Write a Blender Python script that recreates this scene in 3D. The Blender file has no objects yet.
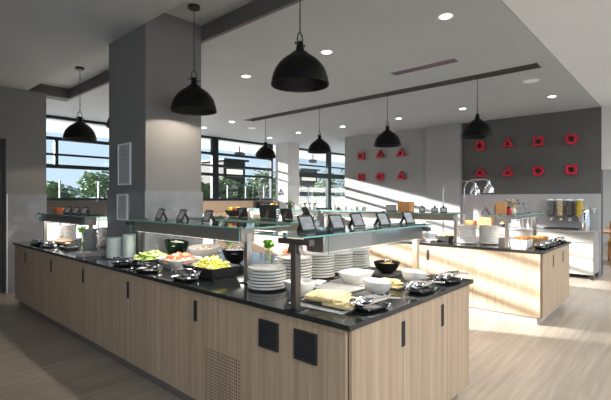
import bpy, math, random
from mathutils import Vector, Matrix
random.seed(7)
PI = math.pi
SC = bpy.context.scene
COL = SC.collection
ZC = 3.34           # ceiling height
RC = 3.52           # ceiling of the recess above the first island
CT = 0.90           # worktop height

# ------------------------------------------------------------------ materials
def new_mat(name):
    m = bpy.data.materials.new(name); m.use_nodes = True
    nt = m.node_tree
    return m, nt, nt.nodes['Principled BSDF']

def plain(name, col, rough=.5, metal=0., noise=0., scale=8., bump=0., spec=None):
    m, nt, b = new_mat(name)
    b.inputs['Roughness'].default_value = rough
    b.inputs['Metallic'].default_value = metal
    if spec is not None: b.inputs['Specular IOR Level'].default_value = spec
    tc = nt.nodes.new('ShaderNodeTexCoord')
    nz = nt.nodes.new('ShaderNodeTexNoise'); nz.inputs['Scale'].default_value = scale
    nz.inputs['Detail'].default_value = 4
    nt.links.new(tc.outputs['Object'], nz.inputs['Vector'])
    rp = nt.nodes.new('ShaderNodeValToRGB')
    rp.color_ramp.elements[0].position = .3; rp.color_ramp.elements[1].position = .7
    k0, k1 = 1 - noise, 1 + noise
    rp.color_ramp.elements[0].color = (col[0]*k0, col[1]*k0, col[2]*k0, 1)
    rp.color_ramp.elements[1].color = (min(1, col[0]*k1), min(1, col[1]*k1), min(1, col[2]*k1), 1)
    nt.links.new(nz.outputs['Fac'], rp.inputs['Fac'])
    nt.links.new(rp.outputs['Color'], b.inputs['Base Color'])
    if bump:
        bp = nt.nodes.new('ShaderNodeBump'); bp.inputs['Strength'].default_value = bump
        bp.inputs['Distance'].default_value = .01
        nt.links.new(nz.outputs['Fac'], bp.inputs['Height']); nt.links.new(bp.outputs['Normal'], b.inputs['Normal'])
    return m

def emitter(name, col, s):
    m, nt, b = new_mat(name)
    b.inputs['Base Color'].default_value = (*col, 1)
    b.inputs['Emission Color'].default_value = (*col, 1)
    b.inputs['Emission Strength'].default_value = s
    return m

def wood(name, dark, light, axis='Z', scale=1.0, rough=.45):
    """grain stretched along one axis, in object space"""
    m, nt, b = new_mat(name)
    b.inputs['Roughness'].default_value = rough
    tc = nt.nodes.new('ShaderNodeTexCoord')
    mp = nt.nodes.new('ShaderNodeMapping')
    s = [34*scale, 34*scale, 34*scale]; s['XYZ'.index(axis)] = .8*scale
    mp.inputs['Scale'].default_value = s
    nt.links.new(tc.outputs['Object'], mp.inputs['Vector'])
    n1 = nt.nodes.new('ShaderNodeTexNoise'); n1.inputs['Scale'].default_value = 1; n1.inputs['Detail'].default_value = 6
    n1.inputs['Roughness'].default_value = .65; n1.inputs['Distortion'].default_value = .4
    nt.links.new(mp.outputs['Vector'], n1.inputs['Vector'])
    rp = nt.nodes.new('ShaderNodeValToRGB')
    rp.color_ramp.elements[0].position = .32; rp.color_ramp.elements[0].color = (*dark, 1)
    rp.color_ramp.elements[1].position = .66; rp.color_ramp.elements[1].color = (*light, 1)
    nt.links.new(n1.outputs['Fac'], rp.inputs['Fac'])
    nt.links.new(rp.outputs['Color'], b.inputs['Base Color'])
    bp = nt.nodes.new('ShaderNodeBump'); bp.inputs['Strength'].default_value = .06; bp.inputs['Distance'].default_value = .004
    nt.links.new(n1.outputs['Fac'], bp.inputs['Height']); nt.links.new(bp.outputs['Normal'], b.inputs['Normal'])
    return m

def floor_mat():
    m, nt, b = new_mat('floor_planks')
    tc = nt.nodes.new('ShaderNodeTexCoord')
    br = nt.nodes.new('ShaderNodeTexBrick')
    br.inputs['Scale'].default_value = 1; br.inputs['Brick Width'].default_value = 1.3; br.inputs['Row Height'].default_value = .19
    br.inputs['Mortar Size'].default_value = .0015; br.inputs['Bias'].default_value = 0
    br.offset = .37
    br.inputs['Color1'].default_value = (.315, .262, .208, 1); br.inputs['Color2'].default_value = (.372, .315, .255, 1)
    br.inputs['Mortar'].default_value = (.26, .2, .15, 1)
    nt.links.new(tc.outputs['Object'], br.inputs['Vector'])
    mp = nt.nodes.new('ShaderNodeMapping'); mp.inputs['Scale'].default_value = (.8, 17, 1)
    nt.links.new(tc.outputs['Object'], mp.inputs['Vector'])
    n1 = nt.nodes.new('ShaderNodeTexNoise'); n1.inputs['Scale'].default_value = 1.3; n1.inputs['Detail'].default_value = 6; n1.inputs['Distortion'].default_value = .5
    nt.links.new(mp.outputs['Vector'], n1.inputs['Vector'])
    rp = nt.nodes.new('ShaderNodeValToRGB')
    rp.color_ramp.elements[0].position = .3; rp.color_ramp.elements[0].color = (.74, .72, .70, 1)
    rp.color_ramp.elements[1].position = .7; rp.color_ramp.elements[1].color = (1.08, 1.08, 1.08, 1)
    nt.links.new(n1.outputs['Fac'], rp.inputs['Fac'])
    mx = nt.nodes.new('ShaderNodeMix'); mx.data_type = 'RGBA'; mx.blend_type = 'MULTIPLY'; mx.inputs['Factor'].default_value = 1
    nt.links.new(br.outputs['Color'], mx.inputs['A']); nt.links.new(rp.outputs['Color'], mx.inputs['B'])
    nt.links.new(mx.outputs['Result'], b.inputs['Base Color'])
    b.inputs['Roughness'].default_value = .36
    return m

def stone_panel():
    m, nt, b = new_mat('grey_stone_panel')
    tc = nt.nodes.new('ShaderNodeTexCoord')
    n1 = nt.nodes.new('ShaderNodeTexNoise'); n1.inputs['Scale'].default_value = 3.5; n1.inputs['Detail'].default_value = 8; n1.inputs['Roughness'].default_value = .6
    nt.links.new(tc.outputs['Object'], n1.inputs['Vector'])
    rp = nt.nodes.new('ShaderNodeValToRGB')
    e = rp.color_ramp.elements
    e[0].position = .35; e[0].color = (.20, .203, .21, 1); e[1].position = .72; e[1].color = (.50, .51, .53, 1)
    x = e.new(.6); x.color = (.25, .253, .26, 1)
    nt.links.new(n1.outputs['Fac'], rp.inputs['Fac']); nt.links.new(rp.outputs['Color'], b.inputs['Base Color'])
    b.inputs['Roughness'].default_value = .18
    return m

def granite():
    m, nt, b = new_mat('black_granite')
    tc = nt.nodes.new('ShaderNodeTexCoord')
    n1 = nt.nodes.new('ShaderNodeTexNoise'); n1.inputs['Scale'].default_value = 160; n1.inputs['Detail'].default_value = 3
    nt.links.new(tc.outputs['Object'], n1.inputs['Vector'])
    rp = nt.nodes.new('ShaderNodeValToRGB')
    rp.color_ramp.elements[0].position = .55; rp.color_ramp.elements[0].color = (.012, .014, .014, 1)
    rp.color_ramp.elements[1].position = .75; rp.color_ramp.elements[1].color = (.07, .08, .08, 1)
    nt.links.new(n1.outputs['Fac'], rp.inputs['Fac']); nt.links.new(rp.outputs['Color'], b.inputs['Base Color'])
    b.inputs['Roughness'].default_value = .12
    return m

def pane(name, tint, refl=1.0, edge=False):
    """clear sheet: transparent with fresnel reflection"""
    m = bpy.data.materials.new(name); m.use_nodes = True
    nt = m.node_tree; nt.nodes.clear()
    out = nt.nodes.new('ShaderNodeOutputMaterial')
    tr = nt.nodes.new('ShaderNodeBsdfTransparent'); tr.inputs['Color'].default_value = (*tint, 1)
    gl = nt.nodes.new('ShaderNodeBsdfGlossy'); gl.inputs['Roughness'].default_value = .02
    fr = nt.nodes.new('ShaderNodeFresnel'); fr.inputs['IOR'].default_value = 1.45
    mu = nt.nodes.new('ShaderNodeMath'); mu.operation = 'MULTIPLY'; mu.inputs[1].default_value = refl
    mx = nt.nodes.new('ShaderNodeMixShader')
    nt.links.new(fr.outputs['Fac'], mu.inputs[0]); nt.links.new(mu.outputs[0], mx.inputs['Fac'])
    nt.links.new(tr.outputs[0], mx.inputs[1]); nt.links.new(gl.outputs[0], mx.inputs[2])
    nt.links.new(mx.outputs[0], out.inputs['Surface'])
    return m

def holes_mat(dark, light):
    """wood front drilled with a field of small holes"""
    m = wood('perforated_oak', dark, light)
    nt = m.node_tree; b = nt.nodes['Principled BSDF']
    tc = nt.nodes.new('ShaderNodeTexCoord')
    sp = nt.nodes.new('ShaderNodeSeparateXYZ'); nt.links.new(tc.outputs['Object'], sp.inputs[0])
    def cell(sock):
        a = nt.nodes.new('ShaderNodeMath'); a.operation = 'MULTIPLY'; a.inputs[1].default_value = 1/.022; nt.links.new(sock, a.inputs[0])
        f = nt.nodes.new('ShaderNodeMath'); f.operation = 'FRACT'; nt.links.new(a.outputs[0], f.inputs[0])
        s = nt.nodes.new('ShaderNodeMath'); s.operation = 'SUBTRACT'; s.inputs[1].default_value = .5; nt.links.new(f.outputs[0], s.inputs[0])
        q = nt.nodes.new('ShaderNodeMath'); q.operation = 'POWER'; q.inputs[1].default_value = 2; nt.links.new(s.outputs[0], q.inputs[0])
        return q.outputs[0]
    ad = nt.nodes.new('ShaderNodeMath'); ad.operation = 'ADD'
    nt.links.new(cell(sp.outputs['Y']), ad.inputs[0]); nt.links.new(cell(sp.outputs['Z']), ad.inputs[1])
    lt = nt.nodes.new('ShaderNodeMath'); lt.operation = 'LESS_THAN'; lt.inputs[1].default_value = .07
    nt.links.new(ad.outputs[0], lt.inputs[0])
    old = b.inputs['Base Color'].links[0].from_socket
    mx = nt.nodes.new('ShaderNodeMix'); mx.data_type = 'RGBA'
    nt.links.new(lt.outputs[0], mx.inputs['Factor']); nt.links.new(old, mx.inputs['A'])
    mx.inputs['B'].default_value = (.03, .02, .015, 1)
    nt.links.new(mx.outputs['Result'], b.inputs['Base Color'])
    return m

OAK_D, OAK_L = (.31, .217, .138), (.46, .343, .235)
M = dict(
    oak=wood('pale_oak', OAK_D, OAK_L), oak_y=wood('oak_along', OAK_D, OAK_L, 'Y'),
    oak_holes=holes_mat(OAK_D, OAK_L),
    floor=floor_mat(), stone=stone_panel(), granite=granite(),
    taupe=plain('taupe_paint', (.18, .172, .164), .75, noise=.04, scale=2),
    dark_taupe=plain('dark_taupe_paint', (.085, .083, .079), .75, noise=.04, scale=2),
    pale_wall=plain('pale_grey_paint', (.27, .27, .268), .75, noise=.03, scale=2),
    counter_white=plain('counter_laminate', (.34, .32, .295), .5, noise=.03), white_wall=plain('white_paint', (.5, .497, .49), .7, noise=.02, scale=2),
    grey_ceiling=plain('grey_ceiling_paint', (.36, .385, .41), .8, noise=.03, scale=1.5),
    dark_ceiling=plain('dark_ceiling_paint', (.41, .425, .44), .8, noise=.03, scale=1.5),
    white_ceiling=plain('white_ceiling_paint', (.64, .675, .71), .8, noise=.02, scale=1.5),
    beam=plain('dark_beam_paint', (.11, .105, .1), .8, noise=.04, scale=2),
    backsplash=plain('pale_tile', (.36, .36, .365), .2, noise=.05, scale=5),
    slot=plain('black_slot', (.012, .011, .01), .7),
    plinth=plain('dark_plinth', (.16, .13, .11), .4, noise=.1),
    steel_plinth=plain('brushed_plinth', (.62, .6, .57), .3, metal=.7, noise=.05),
    black=plain('black_lacquer', (.006, .0058, .0055), .36, noise=.15, scale=12, spec=.14),
    black_matt=plain('black_matt', (.02, .02, .021), .55, noise=.1, scale=20),
    iron=plain('dark_iron', (.05, .048, .046), .4, metal=.8, noise=.1, scale=20),
    steel=plain('brushed_steel', (.62, .58, .54), .28, metal=1, noise=.06, scale=30),
    chrome=plain('chrome', (.8, .8, .82), .09, metal=1, noise=.02),
    bar_bronze=plain('warm_steel', (.5, .44, .39), .33, metal=.5, noise=.06, scale=30), bronze=plain('bronze_steel', (.17, .145, .13), .35, metal=.8, noise=.08, scale=30),
    glass=pane('window_glass', (.97, .985, .985), .25), shelf=pane('shelf_glass', (.86, .95, .93), .9),
    clear=pane('clear_glass', (.97, .985, .98), .5),
    glass_edge=plain('teal_glass_edge', (.22, .45, .42), .15, noise=.1),
    frame=plain('window_frame', (.016, .022, .027), .6, noise=.08, spec=.2),
    white=plain('white_porcelain', (.66, .63, .585), .18, noise=.02), cool_white=plain('pale_green_porcelain', (.70, .76, .70), .2, noise=.02),
    grey_ware=plain('grey_stoneware', (.40, .39, .38), .5, noise=.12, scale=30),
    slate=plain('black_slate', (.03, .03, .032), .5, noise=.3, scale=30),
    mat_grey=plain('pale_grey_mat', (.5, .485, .47), .25, noise=.06, scale=14), grey_slab=plain('grey_serving_slab', (.30, .285, .275), .3, noise=.08, scale=14),
    paper=plain('white_paper', (.8, .8, .78), .6), napkin=plain('brown_grey_napkin', (.5, .45, .42), .9, noise=.12, scale=20),
    screen=plain('grey_card', (.34, .345, .35), .35, noise=.25, scale=22),
    red=plain('red_lacquer', (.42, .012, .03), .4, noise=.06),
    lens=emitter('downlight_lens', (1, .97, .92), 14), bulb=emitter('warm_bulb', (1, .86, .68), 16),
    panel=emitter('fill_diffuser', (1, .97, .93), 3),  # glowing face of the added fill panels
    strip_light=emitter('heated_strip', (1, .94, .86), 6),
    trim=plain('white_trim', (.75, .75, .73), .5), vent_purple=plain('plum_vent', (.12, .075, .11), .6, noise=.1),
    lettuce=plain('lettuce', (.30, .46, .07), .5, noise=.4, scale=30), cucumber=plain('cucumber', (.52, .64, .22), .45, noise=.2, scale=40),
    herb=plain('herb_green', (.13, .38, .02), .5, noise=.4, scale=30),
    tomato=plain('tomato', (.72, .13, .05), .3, noise=.3, scale=40), pepper=plain('yellow_pepper', (.60, .55, .08), .4, noise=.2, scale=40),
    orange=plain('smoked_salmon', (.80, .30, .14), .4, noise=.25, scale=30), cream=plain('cream', (.80, .70, .50), .45, noise=.06, scale=20),
    crepe=plain('crepe', (.70, .55, .27), .6, noise=.22, scale=16), cracker=plain('cheese', (.80, .62, .24), .5, noise=.12, scale=20),
    pastry=plain('baked_pastry', (.62, .26, .06), .5, noise=.35, scale=30), bread=plain('bread', (.72, .5, .2), .7, noise=.2, scale=20),
    feta=plain('white_cheese', (.8, .78, .7), .6, noise=.06, scale=30), onion=plain('red_cabbage', (.28, .2, .42), .5, noise=.2, scale=40),
    green_glaze=plain('dark_green_glaze', (.010, .026, .012), .12, noise=.5, scale=9),
    terracotta=plain('terracotta', (.55, .13, .05), .6, noise=.1), box_wood=wood('orange_wood', (.42, .18, .06), (.62, .31, .12), 'Z', 1.5),
    board=wood('brown_board', (.25, .14, .07), (.42, .26, .15), 'Y', 1.2), wood_tone=wood('light_post', (.42, .29, .19), (.6, .45, .33)),
    leaf=plain('tree_leaf', (.15, .215, .085), .6, noise=.5, scale=1.3), leaf2=plain('bush_leaf', (.13, .185, .03), .6, noise=.5, scale=1.5),
    bark=plain('bark', (.12, .09, .07), .9, noise=.3), grass=plain('lawn', (.045, .075, .02), .9, noise=.3, scale=2),
    paving=plain('terrace_paving', (.78, .775, .76), .8, noise=.1, scale=3), soffit=plain('soffit_paint', (.62, .615, .6), .7),
    soffit_wood=wood('soffit_timber', (.42, .27, .15), (.6, .42, .26), 'X', .6), pavilion=plain('pavilion_wall', (.022, .018, .015), .8, noise=.15),
    lit=emitter('lit_window', (1, .88, .68), .8), fence=plain('white_fence_post', (.10, .105, .105), .5),
    muesli=plain('muesli', (.6, .42, .25), .8, noise=.5, scale=60), dark_cereal=plain('chocolate_cereal', (.10, .088, .08), .8, noise=.6, scale=60),
    flakes=plain('corn_flakes', (.80, .50, .03), .7, noise=.35, scale=60), grey_cereal=plain('seed_cereal', (.13, .122, .118), .8, noise=.6, scale=60),
    jam=plain('red_jam', (.5, .03, .05), .2), brown_glass=plain('brown_bottle', (.10, .035, .012), .1), door=plain('dark_door', (.06, .052, .046), .5, noise=.05),
    chair=wood('orange_chair', (.40, .17, .06), (.58, .28, .11), 'Z', 1.2), yellow=plain('yellow_cushion', (.75, .48, .04), .8),
    blue=plain('blue_cloth', (.06, .09, .16), .9), dried=plain('dried_flower', (.55, .42, .28), .9, noise=.3), lemon=plain('lemon', (.85, .62, .04), .4), apple=plain('apple', (.6, .05, .04), .3, noise=.3),
)

# ------------------------------------------------------------------ mesh builder
class MB:
    def __init__(s): s.v = []; s.f = []; s.m = []
    def add(s, vs, fs, mi=0, T=None):
        o = len(s.v)
        for p in vs:
            p = Vector(p)
            if T is not None: p = T @ p
            s.v.append(p[:])
        for f in fs: s.f.append([i + o for i in f]); s.m.append(mi)
        return s
    def box(s, a, b, mi=0, T=None):
        x0, y0, z0 = a; x1, y1, z1 = b
        vs = [(x0,y0,z0),(x1,y0,z0),(x1,y1,z0),(x0,y1,z0),(x0,y0,z1),(x1,y0,z1),(x1,y1,z1),(x0,y1,z1)]
        fs = [(0,3,2,1),(4,5,6,7),(0,1,5,4),(1,2,6,5),(2,3,7,6),(3,0,4,7)]
        return s.add(vs, fs, mi, T)
    def lathe(s, prof, n=24, mi=0, T=None):
        vs, fs, rings = [], [], []
        for r, z in prof:
            if abs(r) < 1e-6: rings.append([len(vs)]); vs.append((0, 0, z))
            else:
                rings.append(list(range(len(vs), len(vs)+n)))
                vs += [(r*math.cos(2*PI*i/n), r*math.sin(2*PI*i/n), z) for i in range(n)]
        for a, b in zip(rings, rings[1:]):
            if len(a) == 1 and len(b) == 1: continue
            for i in range(n):
                j = (i+1) % n
                if len(a) == 1: fs.append((a[0], b[j], b[i]))
                elif len(b) == 1: fs.append((a[i], a[j], b[0]))
                else: fs.append((a[i], a[j], b[j], b[i]))
        return s.add(vs, fs, mi, T)
    def squircle(s, prof, n=32, p=4., ratio=1., mi=0, T=None):
        """like lathe, with a rounded-square outline; ratio stretches y"""
        vs, fs, rings = [], [], []
        for r, z in prof:
            if abs(r) < 1e-6: rings.append([len(vs)]); vs.append((0, 0, z)); continue
            rings.append(list(range(len(vs), len(vs)+n)))
            for i in range(n):
                c, q = math.cos(2*PI*i/n), math.sin(2*PI*i/n)
                k = r / (abs(c)**p + abs(q)**p)**(1/p)
                vs.append((k*c, k*q*ratio, z))
        for a, b in zip(rings, rings[1:]):
            for i in range(n):
                j = (i+1) % n
                if len(a) == 1: fs.append((a[0], b[j], b[i]))
                elif len(b) == 1: fs.append((a[i], a[j], b[0]))
                else: fs.append((a[i], a[j], b[j], b[i]))
        return s.add(vs, fs, mi, T)
    def tube(s, pts, r, n=8, mi=0, T=None, closed=False):
        pts = [Vector(p) for p in pts]; N = len(pts)
        rr = r if isinstance(r, (list, tuple)) else [r]*N
        vs, fs = [], []
        for i, p in enumerate(pts):
            if closed: d = pts[(i+1) % N] - pts[i-1]
            else: d = pts[min(i+1, N-1)] - pts[max(i-1, 0)]
            d.normalize()
            up = Vector((0, 0, 1)) if abs(d.z) < .95 else Vector((0, 1, 0))
            a = d.cross(up).normalized(); b = a.cross(d).normalized()
            for k in range(n):
                t = 2*PI*k/n
                vs.append(p + rr[i]*(math.cos(t)*a + math.sin(t)*b))
        for i in range(N if closed else N-1):
            i2 = (i+1) % N
            for k in range(n):
                k2 = (k+1) % n
                fs.append((i*n+k, i2*n+k, i2*n+k2, i*n+k2))
        if not closed:
            fs.append(tuple(range(n))); fs.append(tuple(range((N-1)*n, N*n))[::-1])
        return s.add(vs, fs, mi, T)
    def prism(s, poly, z0, z1, mi=0, T=None):
        n = len(poly)
        vs = [(x, y, z0) for x, y in poly] + [(x, y, z1) for x, y in poly]
        fs = [tuple(range(n))[::-1], tuple(range(n, 2*n))] + [(i, (i+1) % n, n+(i+1) % n, n+i) for i in range(n)]
        return s.add(vs, fs, mi, T)
    def ringprism(s, outer, inner, z0, z1, mi=0, T=None):
        n = len(outer)
        vs = [(x,y,z) for z in (z0, z1) for P in (outer, inner) for x, y in P]
        fs = []
        for i in range(n):
            j = (i+1) % n
            fs += [(i, n+i, n+j, j), (2*n+i, 2*n+j, 3*n+j, 3*n+i), (i, j, 2*n+j, 2*n+i), (n+i, 3*n+i, 3*n+j, n+j)]
        return s.add(vs, fs, mi, T)
    def ball(s, c, r, n=10, mi=0, sq=(1,1,1), jit=0., T=None, rng=random):
        vs, fs = [], []
        h = max(4, n//2)
        for i in range(h+1):
            th = PI*i/h
            for k in range(n):
                a = 2*PI*k/n; q = r*(1 + (rng.random()-.5)*jit)
                vs.append((c[0]+sq[0]*q*math.sin(th)*math.cos(a), c[1]+sq[1]*q*math.sin(th)*math.sin(a), c[2]+sq[2]*q*math.cos(th)))
        for i in range(h):
            for k in range(n):
                k2 = (k+1) % n
                fs.append((i*n+k, (i+1)*n+k, (i+1)*n+k2, i*n+k2))
        return s.add(vs, fs, mi, T)
    def build(s, name, mats, parent=None, loc=None, rot=None, bevel=0., smooth=35):
        me = bpy.data.meshes.new(name)
        me.from_pydata(s.v, [], s.f)
        for m in (mats if isinstance(mats, (list, tuple)) else [mats]): me.materials.append(m)
        me.polygons.foreach_set('material_index', s.m)
        if smooth:
            me.polygons.foreach_set('use_smooth', [True]*len(s.f))
            me.validate(); me.update()
            me.set_sharp_from_angle(angle=math.radians(smooth))
        me.update()
        o = bpy.data.objects.new(name, me); COL.objects.link(o)
        if parent: o.parent = parent
        if loc is not None: o.location = loc
        if rot is not None: o.rotation_euler = rot
        if bevel:
            b = o.modifiers.new('bevel', 'BEVEL'); b.width = bevel; b.segments = 2; b.limit_method = 'ANGLE'
        return o

def tag(o, label, cat, group=None, kind=None):
    o['label'] = label; o['category'] = cat
    if group: o['group'] = group
    if kind: o['kind'] = kind
    return o
def thing(name, label, cat, loc=(0,0,0), rz=0., group=None):
    o = bpy.data.objects.new(name, None); COL.objects.link(o)
    o.empty_display_size = .05
    o.location = loc; o.rotation_euler = (0, 0, rz)
    return tag(o, label, cat, group)
def struct(o, label=None):
    o['kind'] = 'structure'
    if label: o['label'] = label
    return o
def copy_thing(root, loc=None, rz=None, label=None, group=None):
    def rec(o, par):
        c = o.copy(); COL.objects.link(c)
        if par: c.parent = par
        for ch in list(KIDS.get(o.name, [])):
            KIDS.setdefault(c.name, []).append(rec(ch, c))
        return c
    r = rec(root, None)
    if loc is not None: r.location = loc
    if rz is not None: r.rotation_euler = (0, 0, rz)
    if label: r['label'] = label
    if group: r['group'] = group
    return r
KIDS = {}
def index_children(root):
    for ch in root.children:
        KIDS.setdefault(root.name, [])
        if ch not in KIDS[root.name]: KIDS[root.name].append(ch)
        index_children(ch)
def first_or_copy(proto, used, loc, rz, label, group):
    """the prototype itself the first time, then copies of it"""
    if not used:
        used.append(1); proto.location = loc; proto.rotation_euler = (0, 0, rz); proto['label'] = label
        if group: proto['group'] = group
        index_children(proto); return proto
    return copy_thing(proto, loc, rz, label, group)
def B(): return MB()
def TR(x, y, z, rz=0, rx=0, ry=0):
    return Matrix.Translation((x, y, z)) @ Matrix.Rotation(rz, 4, 'Z') @ Matrix.Rotation(ry, 4, 'Y') @ Matrix.Rotation(rx, 4, 'X')
ORD = ['top', 'second from the top', 'third from the top', 'fourth from the top', 'fifth from the top', 'sixth from the top', 'seventh from the top',
       'eighth from the top', 'ninth from the top', 'tenth from the top', 'eleventh from the top', 'twelfth from the top', 'thirteenth from the top', 'fourteenth from the top']
def level(k, n):
    """k counts from the bottom, n in all"""
    return 'lowest' if k == 0 and n > 1 else ORD[n-1-k]

# ------------------------------------------------------------------ room shell
struct(B().box((-4, -7, -.1), (18, 10.4, 0)).build('floor', M['floor']), 'pale oak plank floor')
struct(B().box((-4, -7, ZC), (2.14, 8.6, ZC+.4)).build('ceiling', M['dark_ceiling']), 'dark grey ceiling left of the recess')
struct(B().box((2.82, 1.27, ZC), (6.27, 10.4, ZC+.4)).box((6.52, 1.27, ZC), (18, 10.4, ZC+.4)).box((6.27, 7.6, ZC), (6.52, 10.4, ZC+.4)).box((6.27, 1.27, ZC), (6.52, 1.5, ZC+.4)).build('ceiling', M['grey_ceiling']), 'grey main ceiling')
struct(B().box((2.14, 1.27, RC), (2.82, 8.33, RC+.2)).build('ceiling', M['dark_ceiling']), 'recessed ceiling above the front island')
struct(B().box((2.14, -7, ZC), (18, 1.265, ZC+.4)).build('ceiling', M['white_ceiling']), 'white ceiling over the aisle')
struct(B().box((1.4, 8.601, ZC), (2.82, 10.45, ZC+.4)).build('ceiling', M['grey_ceiling']))
struct(B().box((2.816, 1.272, ZC-.002), (2.86, 8.33, RC+.2)).build('trim_1', M['beam']), 'dark beam side along the recess')
struct(B().box((2.14, 8.33, ZC-.002), (2.86, 8.6, RC+.2)).build('trim_2', M['beam']))
struct(B().box((6.27, 1.5, ZC+.12), (6.52, 7.6, ZC+.2)).build('trim_3', M['beam']), 'dark slot in the grey ceiling')
for nm, a, b in (('trim_4', (6.262, 1.492, ZC-.003), (6.275, 7.608, ZC+.12)), ('trim_5', (6.515, 1.492, ZC-.003), (6.528, 7.608, ZC+.12))):
    struct(B().box(a, b).build(nm, M['beam']))
# wall with the grey stone panel, left
struct(B().box((-4, 8.2, 0), (.75, 8.6, ZC)).box((.75, 8.2, 2.5), (1.83, 8.6, ZC)).box((1.83, 8.2, 0), (2.41, 8.6, ZC)).build('wall_back', M['taupe']), 'taupe wall at the far left')
struct(B().box((1.83, 8.17, .001), (2.41, 8.2, 1.60)).box((1.83, 8.165, .001), (1.845, 8.171, 1.60), 1).build('trim_6', [M['stone'], M['trim']]), 'grey stone panel on the left wall')
d = struct(B().box((.76, 8.30, .005), (1.82, 8.36, 2.49)).build('door_1', M['door']), 'dark door at the far left')
B().tube([(1.74, 8.27, 1.0), (1.62, 8.27, 1.0)], .01).tube([(1.74, 8.31, 1.0), (1.74, 8.265, 1.0)], .012).build('handle', M['steel'], d)
struct(B().box((1.4, 8.6, 0), (1.6, 10.45, ZC)).build('wall_return', M['taupe']))
struct(B().box((-4.2, 4.5, 0), (-4, 8.6, ZC)).build('wall_left', M['taupe']))
# wall with the red shapes
WX = 10.1
struct(B().box((WX, 4.92, 0), (WX+.25, 7.56, ZC)).build('wall_right', M['pale_wall']), 'pale grey wall with red shapes')
struct(B().box((WX-.12, 4.04, 0), (WX+.25, 4.92, ZC)).build('wall_pilaster', M['pale_wall']), 'grey pilaster between the two walls with red shapes')
struct(B().box((WX, 1.27, 0), (WX+.25, 4.04, ZC)).build('wall_dark', M['dark_taupe']), 'dark taupe wall with red shapes')
struct(B().box((WX-.015, 1.27, .0), (WX, 4.04, 1.625)).build('trim_7', M['backsplash']), 'pale tiled splashback')
struct(B().box((WX, -7, 2.1), (WX+.25, 1.265, ZC)).box((WX, -7, 0), (WX+.25, -3.5, 2.1)).build('wall_front', M['white_wall']), 'white wall over the opening to the dining room')
struct(B().box((17.8, -7, 0), (18, 7.5, ZC)).build('wall_dining', M['white_wall']))
struct(B().box((WX+.25, 7.4, 0), (18, 7.56, ZC)).build('wall_side', M['white_wall']))
# square columns
struct(B().box((2.14, 4.17, 0), (2.815, 5.05, RC)).build('column', M['taupe']), 'taupe square pillar rising through the front island')
struct(B().box((2.125, 4.155, CT+.003), (2.83, 5.065, 1.605)).build('trim_8', M['stone']), 'grey stone cladding round the pillar foot')
struct(B().box((9.75, 9.6, 0), (10.3, 10.15, ZC)).build('column', M['white_wall']), 'pale square column by the windows')
# window wall
WY = 10.32
struct(B().box((1.6, WY-.05, 0), (9.75, WY+.15, .12)).box((1.6, WY-.05, 1.16), (9.75, WY+.1, 1.48)).build('wall_window', M['dark_taupe']), 'dark sill band across the windows')
w4 = B()
for xx in (1.63, 3.6, 5.6, 7.4, 9.72): w4.box((xx-.03, WY-.04, .121), (xx+.03, WY+.04, 1.159))
w4 = struct(w4.build('window_4', M['frame']), 'low glazing under the sill band')
B().box((1.62, WY-.006, .121), (9.73, WY+.006, 1.159)).build('window_pane', M['glass'], w4)
struct(B().box((10.3, WY-.05, 0), (17.8, WY+.15, 1.12)).build('wall_window', M['dark_taupe']))
def window(name, x0, x1, z0, bars, mull, lab):
    fr = B()
    t = .035
    fr.box((x0, WY-.05, ZC-.06), (x1, WY+.05, ZC-.002))
    fr.box((x0, WY-.05, z0), (x1, WY+.05, z0+.06))
    for z, h in bars: fr.box((x0, WY-.04, z-h/2), (x1, WY+.04, z+h/2))
    for x, w, *zz in mull: fr.box((x-w/2, WY-.055, zz[0] if zz else z0+.06), (x+w/2, WY+.055, zz[1] if zz else ZC-.06))
    o = struct(fr.build(name, M['frame']), lab)
    B().box((x0+.02, WY-.006, z0+.06), (x1-.02, WY+.006, ZC-.06)).build('window_pane', M['glass'], o)
    return o
window('window_1', 1.605, 7.45, 1.482, [(2.85, .07), (2.5, .045), (2.24, .085)], [(3.22, .07, 2.2, 2.85), (5.0, .06), (6.4, .08), (7.4, .16)], 'window left of and behind the pillar')
window('window_2', 7.46, 9.745, 1.482, [(2.85, .07), (2.5, .08), (2.24, .07)], [(7.5, .07), (9.7, .08)], 'window right of the pillar')
window('window_3', 10.31, 17.7, 1.122, [(2.75, .05), (2.4, .18)], [(10.35, .08), (12.75, .2), (15, .1)], 'window beside the wall with red shapes')

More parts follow.
